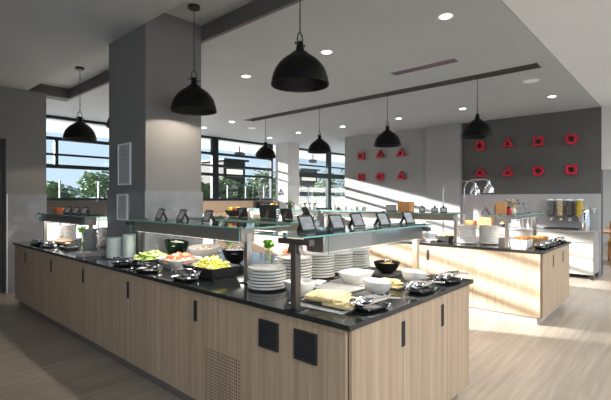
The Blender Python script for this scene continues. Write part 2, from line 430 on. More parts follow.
# ------------------------------------------------------------------ outside
struct(B().box((-30, 10.48, -.16), (90, 90, -.06)).build('ground', M['grass']), 'lawn outside the windows')
struct(B().box((-10, 10.48, -.055), (40, 30, -.02)).build('floor_terrace', M['paving']))  # unseen paving, extended and kept pale to bounce sun up to the ceiling
struct(B().box((2.0, 10.5, 3.27), (18, 12.35, 3.40)).build('ceiling_soffit', M['soffit']), 'pale soffit over the terrace')
FAR = 1.9   # how far off the trees and pavilions stand
def leafy(n, r, h, z0, size, seed, low=.5, flat=1.):
    rg = random.Random(seed); b = B()
    blobs = [(rg.uniform(-.55, .55)*r, rg.uniform(-.5, .5)*r*flat, z0 + rg.uniform(.2, .8)*h, rg.uniform(.35, .6)) for _ in range(9)]
    for i in range(n):
        bx, by, bz, k = rg.choice(blobs)
        while True:
            p = Vector((rg.uniform(-1, 1), rg.uniform(-1, 1), rg.uniform(-1, 1)))
            if .25 < p.length < 1: break
        c = Vector((bx + p.x*r*k, by + p.y*r*k*flat, bz + p.z*h*.36))
        if c.z < low: c.z = low + rg.random()*.2
        a = Matrix.Rotation(rg.uniform(0, 2*PI), 4, 'Z') @ Matrix.Rotation(rg.uniform(-1.2, 1.2), 4, 'X')
        s = size*rg.uniform(.6, 1.3)
        q = [(-.5, 0, 0), (-.1, -.32, .05), (.5, 0, 0), (-.1, .32, .05)]
        b.add([c + a @ (Vector(v)*s) for v in q], [(0, 1, 2, 3)])
    return b
def tree(x, y, r, h, seed, lab, bush=False):
    if not bush: x, y, r, h = x*FAR, y*FAR, r*FAR, 1.52 + (h-1.52)*FAR
    t = thing('bush' if bush else 'tree', lab, 'bush' if bush else 'tree', (x, y, -.06), 0, 'low bushes along the lawn' if bush else 'trees beyond the terrace')
    leafy(1300 if not bush else 800, r, h*(.75 if not bush else .95), h*(.22 if not bush else .08), (.26 if not bush else .16)*(1 if bush else FAR), seed, .3 if not bush else .03).build('foliage', M['leaf2' if bush else 'leaf'], t, smooth=0)
    B().tube([(0, 0, 0), (.05, .02, h*.3), (0, .05, h*.6)], [.11*h/4, .08*h/4, .04*h/4], 7).tube([(.03, .01, h*.28), (.4, .1, h*.55)], [.06*h/4, .02*h/4], 6).build('trunk', M['bark'], t)
for a in [(8.2, 25, 1.3, 2.4, 1, 'lowest tree seen at the left end of the left window'), (10.4, 26, 1.6, 3.4, 2, 'tall full tree in the middle of the left window'), (13.2, 25.5, 1.7, 3.2, 3, 'full tree behind the grey pillar, seen beside its left edge'),
          (14.9, 22, 1.2, 2.7, 10, 'tree seen in the narrow pane between pillar and thick mullion'), (16.4, 21.5, 1.2, 2.9, 4, 'tree seen just right of the thick mullion beside the pillar'), (17.9, 20.5, 1.2, 2.5, 5, 'tree seen below the dark pavilion left of the brown bottle'), (22.3, 24, 1.7, 3.9, 6, 'tree seen above the far pendant in the blue window pane'),
          (25.6, 26, 1.5, 3.4, 7, 'tree seen beside the pale column by the windows'), (27.3, 22, 1.7, 3.6, 8, 'tree at the left of the rightmost window, beside the column'), (33.5, 24, 2.2, 4.4, 9, 'tree seen right of the wide mullion by the red-shape wall')]:
    tree(*a)
for i, (x, y) in enumerate([(44.3, 40), (46.6, 40.4), (48.9, 40), (51.2, 40.3), (53.4, 40)]):
    tree(x, y, 1.5, 1.6, 20+i, ['low yellow-green bush nearest the column in the rightmost window', 'second low yellow-green bush from the column in the rightmost window', 'low yellow-green bush in the middle of the rightmost window', 'low yellow-green bush before the wide mullion of the rightmost window', 'low yellow-green bush against the wall with red shapes'][i], True)
fence_labs = ['white fence post left of the trees in the left window', 'white fence post before the tall tree in the left window', 'white fence post in the window strip beside the pillar', 'white fence post below the dark pavilion', 'white fence post left of the brown bottle', 'white fence post in the window left of the pale column', 'white fence post in the rightmost window']
for i, x in enumerate([5.6, 7.0, 11.6, 13.4, 14.6, 15.9, 20.0]):
    t = thing('fence_post', fence_labs[i], 'fence post', (x, 17.5, -.06), 0, 'fence posts on the lawn')
    B().box((-.025, -.025, 0), (.025, .025, 2.25)).build('post', M['fence'], t)
    B().box((-.03, -.03, 2.25), (.03, .03, 2.28)).build('post_cap', M['fence'], t)
def pavilion(x, y, w, lab):
    t = thing('pavilion', lab, 'building', (x*FAR, y*FAR, -.06))
    w *= FAR
    B().box((-w/2, 0, 0), (w/2, 5, 6.6)).build('wall', M['pavilion'], t)
    B().box((-w/2-.3, -.5, 6.61), (w/2+.3, 5.3, 6.85)).build('roof', M['frame'], t)
    B().box((-w/2+.5, -.05, 4.8), (w/2-.45, -.002, 5.5)).build('lit_window', M['lit'], t)
    B().box((-.5, -.03, 0), (.5, -.002, 2.1)).build('door', M['frame'], t)
pavilion(18.6, 23.5, 1.9, 'dark pavilion with a lit strip, seen left of the far pendant')
pavilion(29.2, 26.0, 2.4, 'dark pavilion with a lit strip, seen in the rightmost window')
def heater(x, y, z, lab):
    t = thing('terrace_heater', lab, 'heater', (x, y, z), 0, 'heaters under the terrace soffit')
    B().squircle([(0, 0), (.16, .01), (.2, .06), (.17, .12), (0, .15)], 20, 3, .55).build('housing', M['black_matt'], t)
    B().tube([(0, 0, .14), (0, 0, 3.27-z)], .02).build('stem', M['iron'], t)
    B().box((-.13, -.05, -.006), (.13, .05, .008)).build('grille', M['iron'], t)
heater(9.0, 11.1, 2.95, 'dark heater under the terrace soffit, right of the pillar')
heater(4.85, 11.0, 2.92, 'grey heater under the terrace soffit, left of the pillar')
heater(12.6, 11.0, 2.95, 'heater under the terrace soffit, right of the pale column')

# ------------------------------------------------------------------ ceiling fittings
def pendant(loc, top, lab, group):
    x, y, z = loc
    t = thing('pendant_lamp', lab, 'pendant lamp', (x, y, z), 0, group)
    h = top - z
    B().lathe([(.0, h), (.062, h), (.064, h-.012), (.06, h-.028), (.0, h-.03)], 24).build('canopy', M['black_matt'], t)
    ch = B().tube([(0, 0, h-.02), (0, 0, .62)], .0042, 6)
    for k in range(8):
        zc = .435 + k*.024
        pts = [(.007*math.cos(a), 0, zc + .016*math.sin(a)) for a in [2*PI*i/10 for i in range(10)]]
        ch.tube(pts, .0026, 5, T=Matrix.Rotation(PI/2*(k % 2), 4, 'Z'), closed=True)
    ch.build('cord', M['iron'], t)
    yk = B().tube([(-.026, 0, .31), (-.03, 0, .36), (-.024, 0, .40), (0, 0, .424), (.024, 0, .40), (.03, 0, .36), (.026, 0, .31)], .006, 8)
    yk.tube([(-.05, 0, .325), (.05, 0, .325)], .006, 8).ball((-.05, 0, .325), .010).ball((.05, 0, .325), .010)
    yk.build('yoke', M['iron'], t)
    B().lathe([(0, .345), (.026, .345), (.028, .325), (.03, .30), (.033, .29), (.038, .27), (.058, .262), (.075, .248), (.088, .232), (.0, .232)], 24).build('socket', M['black'], t)
    B().lathe([(.085, .236), (.11, .222), (.145, .195), (.175, .163), (.200, .125), (.216, .085), (.222, .058), (.226, .05), (.226, .044), (.231, .022), (.234, .0), (.231, -.001), (.227, .022), (.221, .05), (.21, .088), (.195, .125), (.17, .158), (.14, .19), (.10, .214), (.0, .226)], 40).build('shade', M['black'], t)
    B().ball((0, 0, .125), .036, 14, 0, (1, 1, 1.15)).lathe([(.02, .16), (.022, .225), (0, .226)], 14, 1).build('bulb', [M['bulb'], M['steel']], t)
    l = bpy.data.lights.new('pendant_light', 'SPOT'); l.energy = PEND; l.color = (1, .88, .74); l.spot_size = math.radians(150); l.spot_blend = .15; l.shadow_soft_size = .04
    o = bpy.data.objects.new('pendant_light', l); COL.objects.link(o); o.parent = t; o.location = (0, 0, .07)
    return t
PEND = 28
for y, lab in ((2.302, 'large black dome pendant nearest the camera, hanging on a chain'), (3.802, 'black dome pendant hanging in front of the pillar'),
               (5.345, 'black dome pendant mostly hidden behind the left edge of the pillar'), (6.882, 'black dome pendant left of the pillar, before the left window')):
    pendant((2.48, y, 2.43), RC, lab, 'pendants in the recess above the front island')
for y, lab in ((6.984, 'small dome pendant before the blue window pane, left of the pale column'), (5.409, 'dome pendant hanging between the pale column and the red-shape wall'),
               (3.866, 'dome pendant hanging above the upper red triangles on the pale wall'), (2.329, 'rightmost dome pendant, hanging before the dark wall')):
    pendant((6.395, y, 2.44), ZC+.12, lab, 'pendants hanging from the ceiling slot')
DOWN = 75
def downlight(x, y, lab):
    t = thing('downlight', lab, 'downlight', (x, y, ZC), 0, 'round downlights in the grey ceiling')
    B().lathe([(.058, -.004), (.078, -.007), (.082, -.001), (.082, 0), (.058, 0)], 28).build('trim_ring', M['trim'], t)
    B().lathe([(0, -.005), (.056, -.004), (.057, -.001), (0, -.001)], 24).build('lens', M['lens'], t)
    l = bpy.data.lights.new('downlight_beam', 'SPOT'); l.energy = DOWN; l.color = (1, .98, .96); l.spot_size = math.radians(118); l.spot_blend = .7; l.shadow_soft_size = .05
    o = bpy.data.objects.new('downlight_beam', l); COL.objects.link(o); o.parent = t; o.location = (0, 0, -.02)
for x, y, lab in ((4.06, 1.79, 'round downlight nearest the white ceiling, brightest at the top'), (4.06, 3.32, 'round downlight right of the large nearest pendant'), (4.06, 4.86, 'round downlight left of the large nearest pendant'),
                  (8.5, 1.79, 'round downlight nearest the right end of the dark wall'), (8.45, 3.37, 'round downlight just left of the rightmost pendant cord'), (8.5, 4.85, 'round downlight before the pale wall, above the red triangles'),
                  (8.5, 6.43, 'round downlight left of the pale wall corner'), (8.47, 7.93, 'round downlight above the pale column by the windows'), (6.23, 7.97, 'round downlight left of the slot end'),
                  (6.26, 9.15, 'round downlight beside the top right edge of the pillar'), (8.6, 9.2, 'round downlight nearest the windows, above the small pendant'), (4.06, 6.4, 'round downlight hidden behind the pillar top')):
    downlight(x, y, lab)
FILL = 85  # power of the panels added out of view to fill the room with light
def fill_panel(x, y, lab):
    t = thing('fill_panel', lab, 'fill light', (x, y, ZC), 0, 'added fill panels on the ceiling')
    B().box((-.32, -.32, -.012), (.32, -.3, 0)).box((-.32, .3, -.012), (.32, .32, 0)).box((-.32, -.3, -.012), (-.3, .3, 0)).box((.3, -.3, -.012), (.32, .3, 0)).build('frame', M['trim'], t)
    B().box((-.299, -.299, -.008), (.299, .299, -.001)).build('diffuser', M['panel'], t)
    l = bpy.data.lights.new('fill_glow', 'AREA'); l.energy = FILL; l.color = (.93, .97, 1); l.size = .58
    o = bpy.data.objects.new('fill_glow', l); COL.objects.link(o); o.parent = t; o.location = (0, 0, -.016)
for i, x in enumerate((-2.8, .2, 3.6, 6.6, 9.4)):
    for j, y in enumerate((-1.8, -4.6)):
        fill_panel(x, y, ['first', 'second', 'third', 'fourth', 'fifth'][i] + ' added fill panel from the left in the ' + ['nearer', 'farther'][j] + ' row behind the aisle')
for x, y, lab in ((7.16, 1.79, 'flat round ceiling speaker near the end of the slot'), (7.13, 8.3, 'flat round ceiling speaker near the windows')):
    t = thing('ceiling_speaker', lab, 'speaker', (x, y, ZC), 0, 'round ceiling speakers')
    B().lathe([(.085, -.006), (.112, -.008), (.118, -.001), (.118, 0), (.085, 0)], 30).build('rim', M['trim'], t)
    B().lathe([(0, -.007), (.084, -.006), (.084, -.001), (0, -.001)], 28).build('grille', M['paper'], t)
t = thing('air_vent', 'plum coloured linear air vent in the grey ceiling', 'air vent', (5.43, 2.72, ZC))
B().box((-.07, -.47, -.006), (-.05, .47, 0)).box((.05, -.47, -.006), (.07, .47, 0)).box((-.05, -.47, -.006), (.05, -.45, 0)).box((-.05, .45, -.006), (.05, .47, 0)).build('frame', M['vent_purple'], t)
s = B()
for k in range(3): s.box((-.045+k*.032, -.449, -.005), (-.02+k*.032, .449, -.001))
s.build('louvre', M['vent_purple'], t)
# red shapes on the walls
def poly(n, r, ph): return [(r*math.cos(ph+2*PI*i/n), r*math.sin(ph+2*PI*i/n)) for i in range(n)]
def red_shape(kind, y, z, lab, size):
    T = Matrix.Rotation(-PI/2, 4, 'Z') @ Matrix.Rotation(PI/2, 4, 'X')   # shape plane faces -X
    b = B()
    if kind == 'square': o_, i_ = poly(4, size*1.05, PI/4), poly(4, size*.52, PI/4)
    elif kind == 'triangle': o_, i_ = poly(3, size*1.12, PI/2), poly(3, size*.44, PI/2)
    else: o_, i_ = poly(28, size*.86, 0), poly(28, size*.42, 0)
    b.ringprism(o_, i_, 0, .09, T=T)
    tag(b.build('wall_ornament', M['red'], None, (WX-.002, y, z), bevel=.006), lab, 'wall ornament', 'red shapes on the walls')
SH = .134
for kd, y, z, lab in (('square', 6.93, 2.745, 'red hollow square, upper left of those on the pale wall'), ('triangle', 6.31, 2.735, 'red hollow triangle, upper middle on the pale wall'), ('triangle', 5.66, 2.727, 'red hollow triangle, upper right on the pale wall'),
                      ('square', 6.93, 2.145, 'red hollow square, lower left of those on the pale wall'), ('circle', 6.31, 2.135, 'red ring, lower middle on the pale wall'), ('triangle', 5.65, 2.12, 'red hollow triangle, lower right on the pale wall'),
                      ('circle', 3.595, 2.76, 'red ring, upper left of those on the dark wall'), ('triangle', 2.98, 2.755, 'red hollow triangle, upper row of the dark wall'), ('square', 2.373, 2.75, 'red hollow square, upper row of the dark wall'), ('circle', 1.765, 2.75, 'red ring, upper right on the dark wall'),
                      ('triangle', 3.585, 2.117, 'red hollow triangle behind the heat lamps, lower left on the dark wall'), ('triangle', 2.98, 2.105, 'red hollow triangle, second in the lower row of the dark wall'), ('circle', 2.373, 2.12, 'red ring in the lower row of the dark wall'), ('square', 1.765, 2.12, 'red hollow square, lower right on the dark wall')):
    red_shape(kd, y, z, lab, SH)

# ------------------------------------------------------------------ framed prints on the pillar
def framed(y, z, w, h, lab, inner, lines):
    t = thing('framed_print', lab, 'framed print', (2.124 if z < 1.55 else 2.139, y, z), 0)
    b = B(); e = .016
    for a, c in (((-w/2, -h/2), (w/2, -h/2+e)), ((-w/2, h/2-e), (w/2, h/2)), ((-w/2, -h/2+e), (-w/2+e, h/2-e)), ((w/2-e, -h/2+e), (w/2, h/2-e))):
        b.box((-.018, a[0], a[1]), (-.001, c[0], c[1]))
    b.build('frame', M['trim'], t)
    B().box((-.012, -w/2+e, -h/2+e), (-.002, w/2-e, h/2-e)).build('print', inner, t)
    b = B()
    for i, (zz, ww) in enumerate(lines): b.box((-.0135, -ww/2, zz-.008), (-.012, ww/2, zz+.008))
    b.build('print_lines', M['grey_slab'], t)
framed(4.63, 1.905, .30, .46, 'white-framed grey print high on the pillar', M['grey_ware'], [(.15, .12), (.10, .08), (.05, .14)])
framed(4.645, 1.43, .25, .29, 'pale framed notice below the grey print on the pillar', M['mat_grey'], [(.09, .12), (.05, .05), (.0, .05), (-.05, .05)])

# ------------------------------------------------------------------ islands
def slot_handle(parent, face, c, z0, z1):
    """black grip slot between two doors; face -X or -Y"""
    x, y = c
    if face == 'x': B().box((x-.003, y-.02, z0), (x+.006, y+.02, z1)).build('handle_slot', M['slot'], parent)
    else: B().box((x-.02, y-.003, z0), (x+.02, y+.006, z1)).build('handle_slot', M['slot'], parent)
def cabinet(x0, x1, y0, y1, doors, lab, group, plinth, first=False):
    """one cabinet unit with fronts on its -X face (and on -Y for the end unit); doors: list of (y0, y1, slot_y or None)"""
    t = thing('buffet_cabinet', lab, 'cabinet', (0, 0, 0), 0, group)
    # the unit around the pillar is built in two halves
    for a, c in ([(x0, 2.10), (2.86, x1)] if round(y0, 2) == 4.13 else [(x0, x1)]):
        B().box((a+.02, y0 + (.02 if first else .001), .1), (c-(.02 if first else .001), y1-.001, .868)).build('body', M['oak'], t)
        B().box((a+.05, y0+(.05 if first else .001), 0), (c-.05, y1-.001, .1)).build('plinth', plinth, t)
    for a, b, sl in doors:
        d = B().box((x0, a+.0015, .1), (x0+.02, b-.0015, .868)).build('door', M['oak'], t, bevel=.0015)
        if sl is not None: slot_handle(d, 'x', (x0, sl), .655, .80)
    return t
I1 = 'cabinet units under the front island'
# front end unit: vented panel facing left, three doors facing the aisle
x0, x1 = 1.70, 3.25
e = cabinet(x0, x1, 1.265, 2.02, [], 'end cabinet of the front island, with two black vents', I1, M['plinth'], True)
pn = B().box((x0, 1.267, .1), (x0+.02, 2.0185, .868)).build('vent_panel', M['oak'], e, bevel=.0015)
for yc in (1.825, 1.533):
    g = B(); w, h = .165, .165
    for a, c in (((-w/2, -h/2), (w/2, -h/2+.014)), ((-w/2, h/2-.014), (w/2, h/2)), ((-w/2, -h/2+.014), (-w/2+.012, h/2-.014)), ((w/2-.012, -h/2+.014), (w/2, h/2-.014))):
        g.box((-.012, a[0], a[1]), (0, c[0], c[1]))
    g.box((-.003, -w/2+.012, -h/2+.014), (0, w/2-.012, h/2-.014))
    for k in range(7): g.box((-.010, -w/2+.012, -.066+k*.02), (-.001, w/2-.012, -.057+k*.02), T=None)
    g.build('vent_grille', M['black_matt'], e, (x0-.0005, yc, .722), bevel=.001)
for a, b, sl in ((1.722, 2.236, None), (2.236, 2.773, 2.236), (2.773, 3.25, 2.773)):
    d = B().box((a+.0015, 1.245, .1), (b-.0015, 1.265, .868)).build('door', M['oak'], e, bevel=.0015)
    if sl: slot_handle(d, 'y', (sl, 1.245), .652, .80)
ed = [(2.02, 3.10), (3.10, 4.13), (4.13, 5.10), (5.10, 6.13), (6.13, 7.14)]
sl_ = [2.588, 3.626, 4.637, 5.614, 6.640]
nm_ = ['cabinet next to the vented end of the front island, with a drilled lower panel', 'second cabinet from the vented end along the front island', 'middle cabinet along the dark side of the front island, below the pale plate stacks', 'second cabinet from the far end of the front island', 'last cabinet at the far left end of the front island']
for (a, b), s, n in zip(ed, sl_, nm_):
    m = s
    t = cabinet(x0, x1, a, b, [(a, m, None), (m, b, s)], n, I1, M['plinth'])
    if a < 2.1:
        B().box((x0-.003, 2.09, .115), (x0-.0005, 2.465, .50)).build('perforated_panel', M['oak_holes'], t)
    for i in (1,):
        B().box((x1-.001, a+.002, .1), (x1+.018, (a+b)/2-.001, .868)).build('door', M['oak'], t)
        B().box((x1-.001, (a+b)/2+.001, .1), (x1+.018, b-.002, .868)).build('door', M['oak'], t)
tag(B().box((1.675, 1.225, .872), (3.287, 4.153, CT)).box((1.675, 5.067, .872), (3.287, 7.165, CT)).box((1.675, 4.153, .872), (2.123, 5.067, CT)).box((2.832, 4.153, .872), (3.287, 5.067, CT)).build('worktop', M['granite']), 'long black granite worktop on the front island', 'worktop')
# second island
I2 = 'cabinet units under the second island'
x0, x1 = 5.60, 7.14
e = cabinet(x0, x1, 1.30, 2.10, [], 'end cabinet of the second island, by the bright aisle', I2, M['steel_plinth'], True)
B().box((x0, 1.302, .1), (x0+.02, 2.0985, .868)).build('side_panel', M['oak'], e, bevel=.0015)
for a, b, sl in ((5.622, 6.148, None), (6.148, 6.715, 6.148), (6.715, 7.14, 6.715)):
    d = B().box((a+.0015, 1.28, .1), (b-.0015, 1.30, .868)).build('door', M['oak'], e, bevel=.0015)
    if sl: slot_handle(d, 'y', (sl, 1.28), .65, .80)
for (a, b), n in zip([(2.10, 3.36), (3.36, 4.6), (4.6, 5.86), (5.86, 7.1)], ['cabinet of the second island below its heat lamps', 'cabinet of the second island seen right behind the plate stacks', 'cabinet of the second island half hidden behind the front buffet', 'farthest cabinet of the second island']):
    m = (a+b)/2
    t = cabinet(x0, x1, a, b, [(a, m, None), (m, b, m)], n, I2, M['steel_plinth'])
    B().box((x1-.001, a+.002, .1), (x1+.018, b-.002, .868)).build('side_panel', M['oak'], t)
tag(B().box((5.575, 1.26, .872), (7.17, 7.13, CT)).build('worktop', M['granite'], bevel=.003), 'dark granite worktop on the second island', 'worktop')

# back counter against the dark wall
t = thing('back_counter', 'white counter with a drawer against the tiled splashback', 'counter', (0, 0, 0))
B().box((9.42, 1.30, .1), (WX-.02, 3.9, .87)).build('body', M['counter_white'], t)
B().box((9.38, 1.28, .872), (WX-.016, 3.92, .91)).build('counter_top', M['grey_slab'], t, bevel=.004)
for a, b in ((1.302, 2.16), (2.16, 3.02), (3.02, 3.9)):
    B().box((9.40, a+.004, .70), (9.42, b-.004, .868)).build('drawer', M['counter_white'], t)
    B().box((9.40, a+.004, .1), (9.42, b-.004, .672)).build('door', M['counter_white'], t)
for xx, yy in ((9.45, 1.33), (9.45, 3.87), (9.98, 1.33), (9.98, 3.87)):
    B().box((xx-.02, yy-.02, 0), (xx+.02, yy+.02, .1)).build('foot', M['iron'], t)

# ------------------------------------------------------------------ sneeze guards
BAR = 2.6
def glass_slab(a, b):
    """glass sheet with teal edges"""
    g = B(); g.box(a, b)
    g.m = [0, 0, 1, 1, 1, 1]
    return g
def guard(loc, rz, L, depth, lab, bar0=.17, post_mats=('iron', 'iron'), bar='steel', bar_h=.10):
    """runs along local +x from 0 to L; posts at both ends on y=0; glass reaches back to +y depth. z from the worktop."""
    t = thing('sneeze_guard', lab, 'sneeze guard', loc, rz, 'glass sneeze guards on the islands')
    zt = .415
    glass_slab((-.05, -.10, zt-.009), (L+.09, depth, zt)).build('glass_shelf', [M['shelf'], M['glass_edge']], t)
    b = B().box((bar0, -.06, zt-.012-bar_h), (L, .07, zt-.0115))
    b.build('light_bar', M[bar], t, bevel=.006)
    B().box((bar0+.03, -.045, zt-.0145-bar_h), (L-.03, .055, zt-.012-bar_h)).build('heat_strip', M['strip_light'], t)
    fg = B().box((bar0, -.098, zt-.02-bar_h), (L+.02, -.092, zt-.0095)); fg.m = [1, 1, 0, 1, 0, 1]
    fg.build('front_glass', [M['clear'], M['glass_edge']], t)
    l = bpy.data.lights.new('bar_glow', 'AREA'); l.shape = 'RECTANGLE'; l.size = L-bar0-.08; l.size_y = .08; l.energy = BAR*L; l.color = (1, .95, .88)
    o = bpy.data.objects.new('bar_glow', l); COL.objects.link(o); o.parent = t; o.location = ((bar0+L)/2, .005, zt-.018-bar_h)
    for k, xx in enumerate((0, L)):
        B().box((xx-.021, -.021, 0), (xx+.021, .021, zt-.05)).build('post', M[post_mats[k]], t, bevel=.003)
        B().box((xx-.05, -.04, 0), (xx+.05, .04, .006)).build('foot_plate', M['iron'], t)
        if k == 0 or bar0 > .1:
            B().box((xx-.022, -.12, zt-.05), (xx+.022, .12, zt-.02)).prism([(-.05, zt-.10), (.05, zt-.10), (.035, zt-.05), (-.035, zt-.05)], -.018, .018, T=TR(xx, 0, 0, PI/2, PI/2)).build('bracket', M[post_mats[k] if k == 0 else 'bronze'], t)
        for yy in (-.075, .085):
            B().lathe([(0, zt-.02), (.011, zt-.02), (.011, zt-.012), (.015, zt-.0105), (0, zt-.0102)], 12, T=TR(xx, yy, 0)).lathe([(0, zt+.0002), (.014, zt+.0002), (.012, zt+.009), (0, zt+.011)], 12, T=TR(xx, yy, 0)).build('clamp_knob', M['iron'], t)
    return t
g1 = guard((1.731, 1.64, CT), 0, 1.42, .30, 'glass sneeze guard across the near end of the front island', .175, ('bronze', 'wood_tone'))  # right post takes the orange-brown of its sunlit reflection as colour
guard((2.03, 4.095, CT), -PI/2, 1.685, .36, 'glass sneeze guard before the pillar, over the salads', .02, ('iron', 'steel'), 'bar_bronze')
guard((2.95, 2.62, CT), PI/2, 1.46, .30, 'glass sneeze guard on the far side of the front island, right of the pillar', .02, ('steel', 'steel'))
guard((2.03, 6.95, CT), -PI/2, 1.65, .36, 'glass sneeze guard at the far left end of the front island', .02, ('steel', 'wood_tone'), 'steel')
guard((5.98, 4.9, CT), -PI/2, 2.415, .36, 'glass sneeze guard along the second island, carrying the wooden box', .02, ('steel', 'steel'))
guard((5.98, 6.95, CT), -PI/2, 1.8, .36, 'glass sneeze guard at the far end of the second island', .02, ('steel', 'steel'))
guard((5.69, 1.70, CT), 0, 1.30, .26, 'glass sneeze guard across the near end of the second island', .10, ('steel', 'bronze'), 'bar_bronze', .05)
ZS = CT + .4155     # top of the glass shelves

# menu stands on the shelves
def menu_stand_mesh(t, w=.115, h=.125, flip=False):
    tilt = math.radians(27)
    T = Matrix.Translation((0, 0, 0)) @ Matrix.Rotation(-tilt, 4, 'X')
    f = B(); e = .009
    f.box((-w/2, -.005, .004), (w/2, .005, e+.004), T=T).box((-w/2, -.005, h-e), (w/2, .005, h), T=T).box((-w/2, -.005, e), (-w/2+e, .005, h-e), T=T).box((w/2-e, -.005, e), (w/2, .005, h-e), T=T).box((-w/2, .0052, .004), (w/2, .007, h), T=T)
    f.build('frame', M['black_matt'], t)
    B().box((-w/2+e, -.002, e+.004), (w/2-e, .004, h-e), T=T).build('card', M['screen'], t)
    top = T @ Vector((0, .006, h*.8))
    B().box((-.015, -.004, 0), (.015, .004, .115), T=TR(0, .105, .001, 0, math.radians(31))).build('back_leg', M['black_matt'], t)
def menu_stand(x, y, rz, lab, z=ZS, w=.115, h=.125):
    t = thing('menu_stand', lab, 'menu stand', (x, y, z+.0005), rz, 'black menu stands on the glass shelves')
    menu_stand_mesh(t, w, h); return t
# (rz: 0 faces -Y, -PI/2 faces -X)
menu_stand(2.16, 3.96, -1.5, 'black menu stand on the glass before the pillar, leftmost of three', ZS, .095, .115)
menu_stand(2.16, 3.56, -1.5, 'black menu stand on the glass before the pillar, middle of three', ZS, .095, .115)
menu_stand(2.16, 3.14, -1.5, 'black menu stand on the glass before the pillar, rightmost of three', ZS, .095, .115)
menu_stand(1.985, 1.76, -.1, 'black menu stand nearest the left post of the near glass shelf', ZS, .12, .11)
menu_stand(2.24, 1.72, -.1, 'black menu stand second from the left on the near glass shelf', ZS, .12, .11)
menu_stand(2.55, 1.77, -.1, 'black menu stand third from the left on the near glass shelf', ZS, .12, .11)
menu_stand(2.79, 1.70, -.1, 'black menu stand fourth from the left on the near glass shelf', ZS, .12, .11)
menu_stand(3.15, 1.68, -.1, 'black menu stand at the right end of the near glass shelf', ZS, .12, .11)
menu_stand(3.12, 1.88, -.1, 'small black menu stand just behind the right end of the near glass shelf', ZS, .08, .09)
menu_stand(3.07, 2.0+.72, 1.2, 'black menu stand seen edge-on above the near plate stacks', ZS, .12, .14)
menu_stand(3.12, 3.36, 2.2, 'large black menu stand seen from behind, right of the pillar', ZS, .18, .16)
menu_stand(3.07, 3.72, 2.0, 'black menu stand seen from behind, close to the pillar', ZS, .12, .12)
menu_stand(3.07, 3.02, 2.0, 'black menu stand seen from behind, beside the white card', ZS, .12, .12)
for y, lab in ((6.55, 'small black menu stand right of the terracotta bowl'), (6.25, 'small black menu stand second right of the terracotta bowl'), (5.95, 'small black menu stand nearest the pillar on the far left shelf')):
    menu_stand(2.18, y, -1.25, lab, ZS, .11, .1)
menu_stand(6.1, 3.62, -1.1, 'white-faced black stand left of the wooden box on the second island', ZS, .17, .12)
menu_stand(6.1, 3.07, -1.1, 'small black stand right of the wooden box on the second island', ZS, .09, .09)
menu_stand(6.1, 2.86, -1.1, 'small black sign left of its twin beside the heat lamp pole', ZS, .1, .075)
menu_stand(6.1, 2.72, -1.1, 'small black sign closest to the heat lamp pole', ZS, .1, .085)
menu_stand(5.66, 1.90, .2, 'small stand with a pale card beside the crate at the second island end', ZS, .10, .085)

# ------------------------------------------------------------------ crockery
def plate_mesh(r, e=.0035):
    return B().lathe([(0, 0), (.62*r, 0), (.68*r, .005), (.86*r, .012), (r*.985, .0185-e), (r*1.002, .0205-e*.3), (r*.99, .021+e), (.80*r, .0215), (.66*r, .0206), (0, .0206)], 36)
def plate_stack(name, cat, proto, x, y, n, step, z, where, kind, group):
    for k in range(n):
        o = proto if not proto.get('placed') else proto.copy()
        if o is not proto: COL.objects.link(o)
        proto['placed'] = 1
        o.location = (x + random.uniform(-.003, .003), y + random.uniform(-.003, .003), z + k*step)
        o.rotation_euler = (0, 0, random.uniform(0, 6))
        tag(o, f'{level(k, n)} {kind} {where}', cat, group)
        if 'placed' in o and o is not proto: del o['placed']
pp = plate_mesh(.135, .0055).build('dinner_plate', M['white'])
for (x, y, n, w) in ((2.0, 2.17, 7, 'in the stack left of the near post'), (2.285, 2.18, 9, 'in the stack behind the near post'), (2.57, 2.19, 9, 'in the middle stack of five'), (2.855, 2.22, 8, 'in the second stack from the right'), (3.135, 2.235, 8, 'in the rightmost stack on the front island')):
    plate_stack('dinner_plate', 'plate', pp, x, y, n, .0208, CT+.001, w, 'white plate', 'white plates stacked at the near end')
pb = plate_mesh(.089, .008).build('side_plate', M['cool_white'])
for (x, y, n, w) in ((1.95, 4.44, 10, 'in the pale stack left of the lettuce tray'), (2.03, 4.245, 12, 'in the taller pale stack against the pillar')):
    plate_stack('side_plate', 'plate', pb, x, y, n, .0208, CT+.001, w, 'small plate', 'pale side plates before the pillar')
pg = B().squircle([(0, 0), (.5*.075, 0), (.06, .006), (.075, .026), (.073, .028), (.055, .0225), (0, .0222)], 28, 5).build('grey_dish', M['grey_ware'])
for (x, y, n, w) in ((1.965, 5.15, 12, 'in the square stack beside the far left napkins'), (2.32, 5.62, 11, 'in the square stack deeper behind the napkins')):
    plate_stack('grey_dish', 'dish', pg, x, y, n, .0224, CT+.001, w, 'grey dish', 'grey square dishes at the far left end')
pf = plate_mesh(.11, .006).build('bread_plate', M['white'])
plate_stack('bread_plate', 'plate', pf, 2.27, 6.78, 11, .0208, CT+.001, 'in the far stack under the left guard', 'cream plate', 'cream plates at the far left end')
pi_ = plate_mesh(.125, .007).build('serving_plate', M['white'])
for (x, y, n, w) in ((5.90, 2.30, 12, 'in the left stack on the second island'), (6.03, 2.04, 12, 'in the right stack on the second island')):
    plate_stack('serving_plate', 'plate', pi_, x, y, n, .0208, CT+.001, w, 'white plate', 'white plates on the second island')

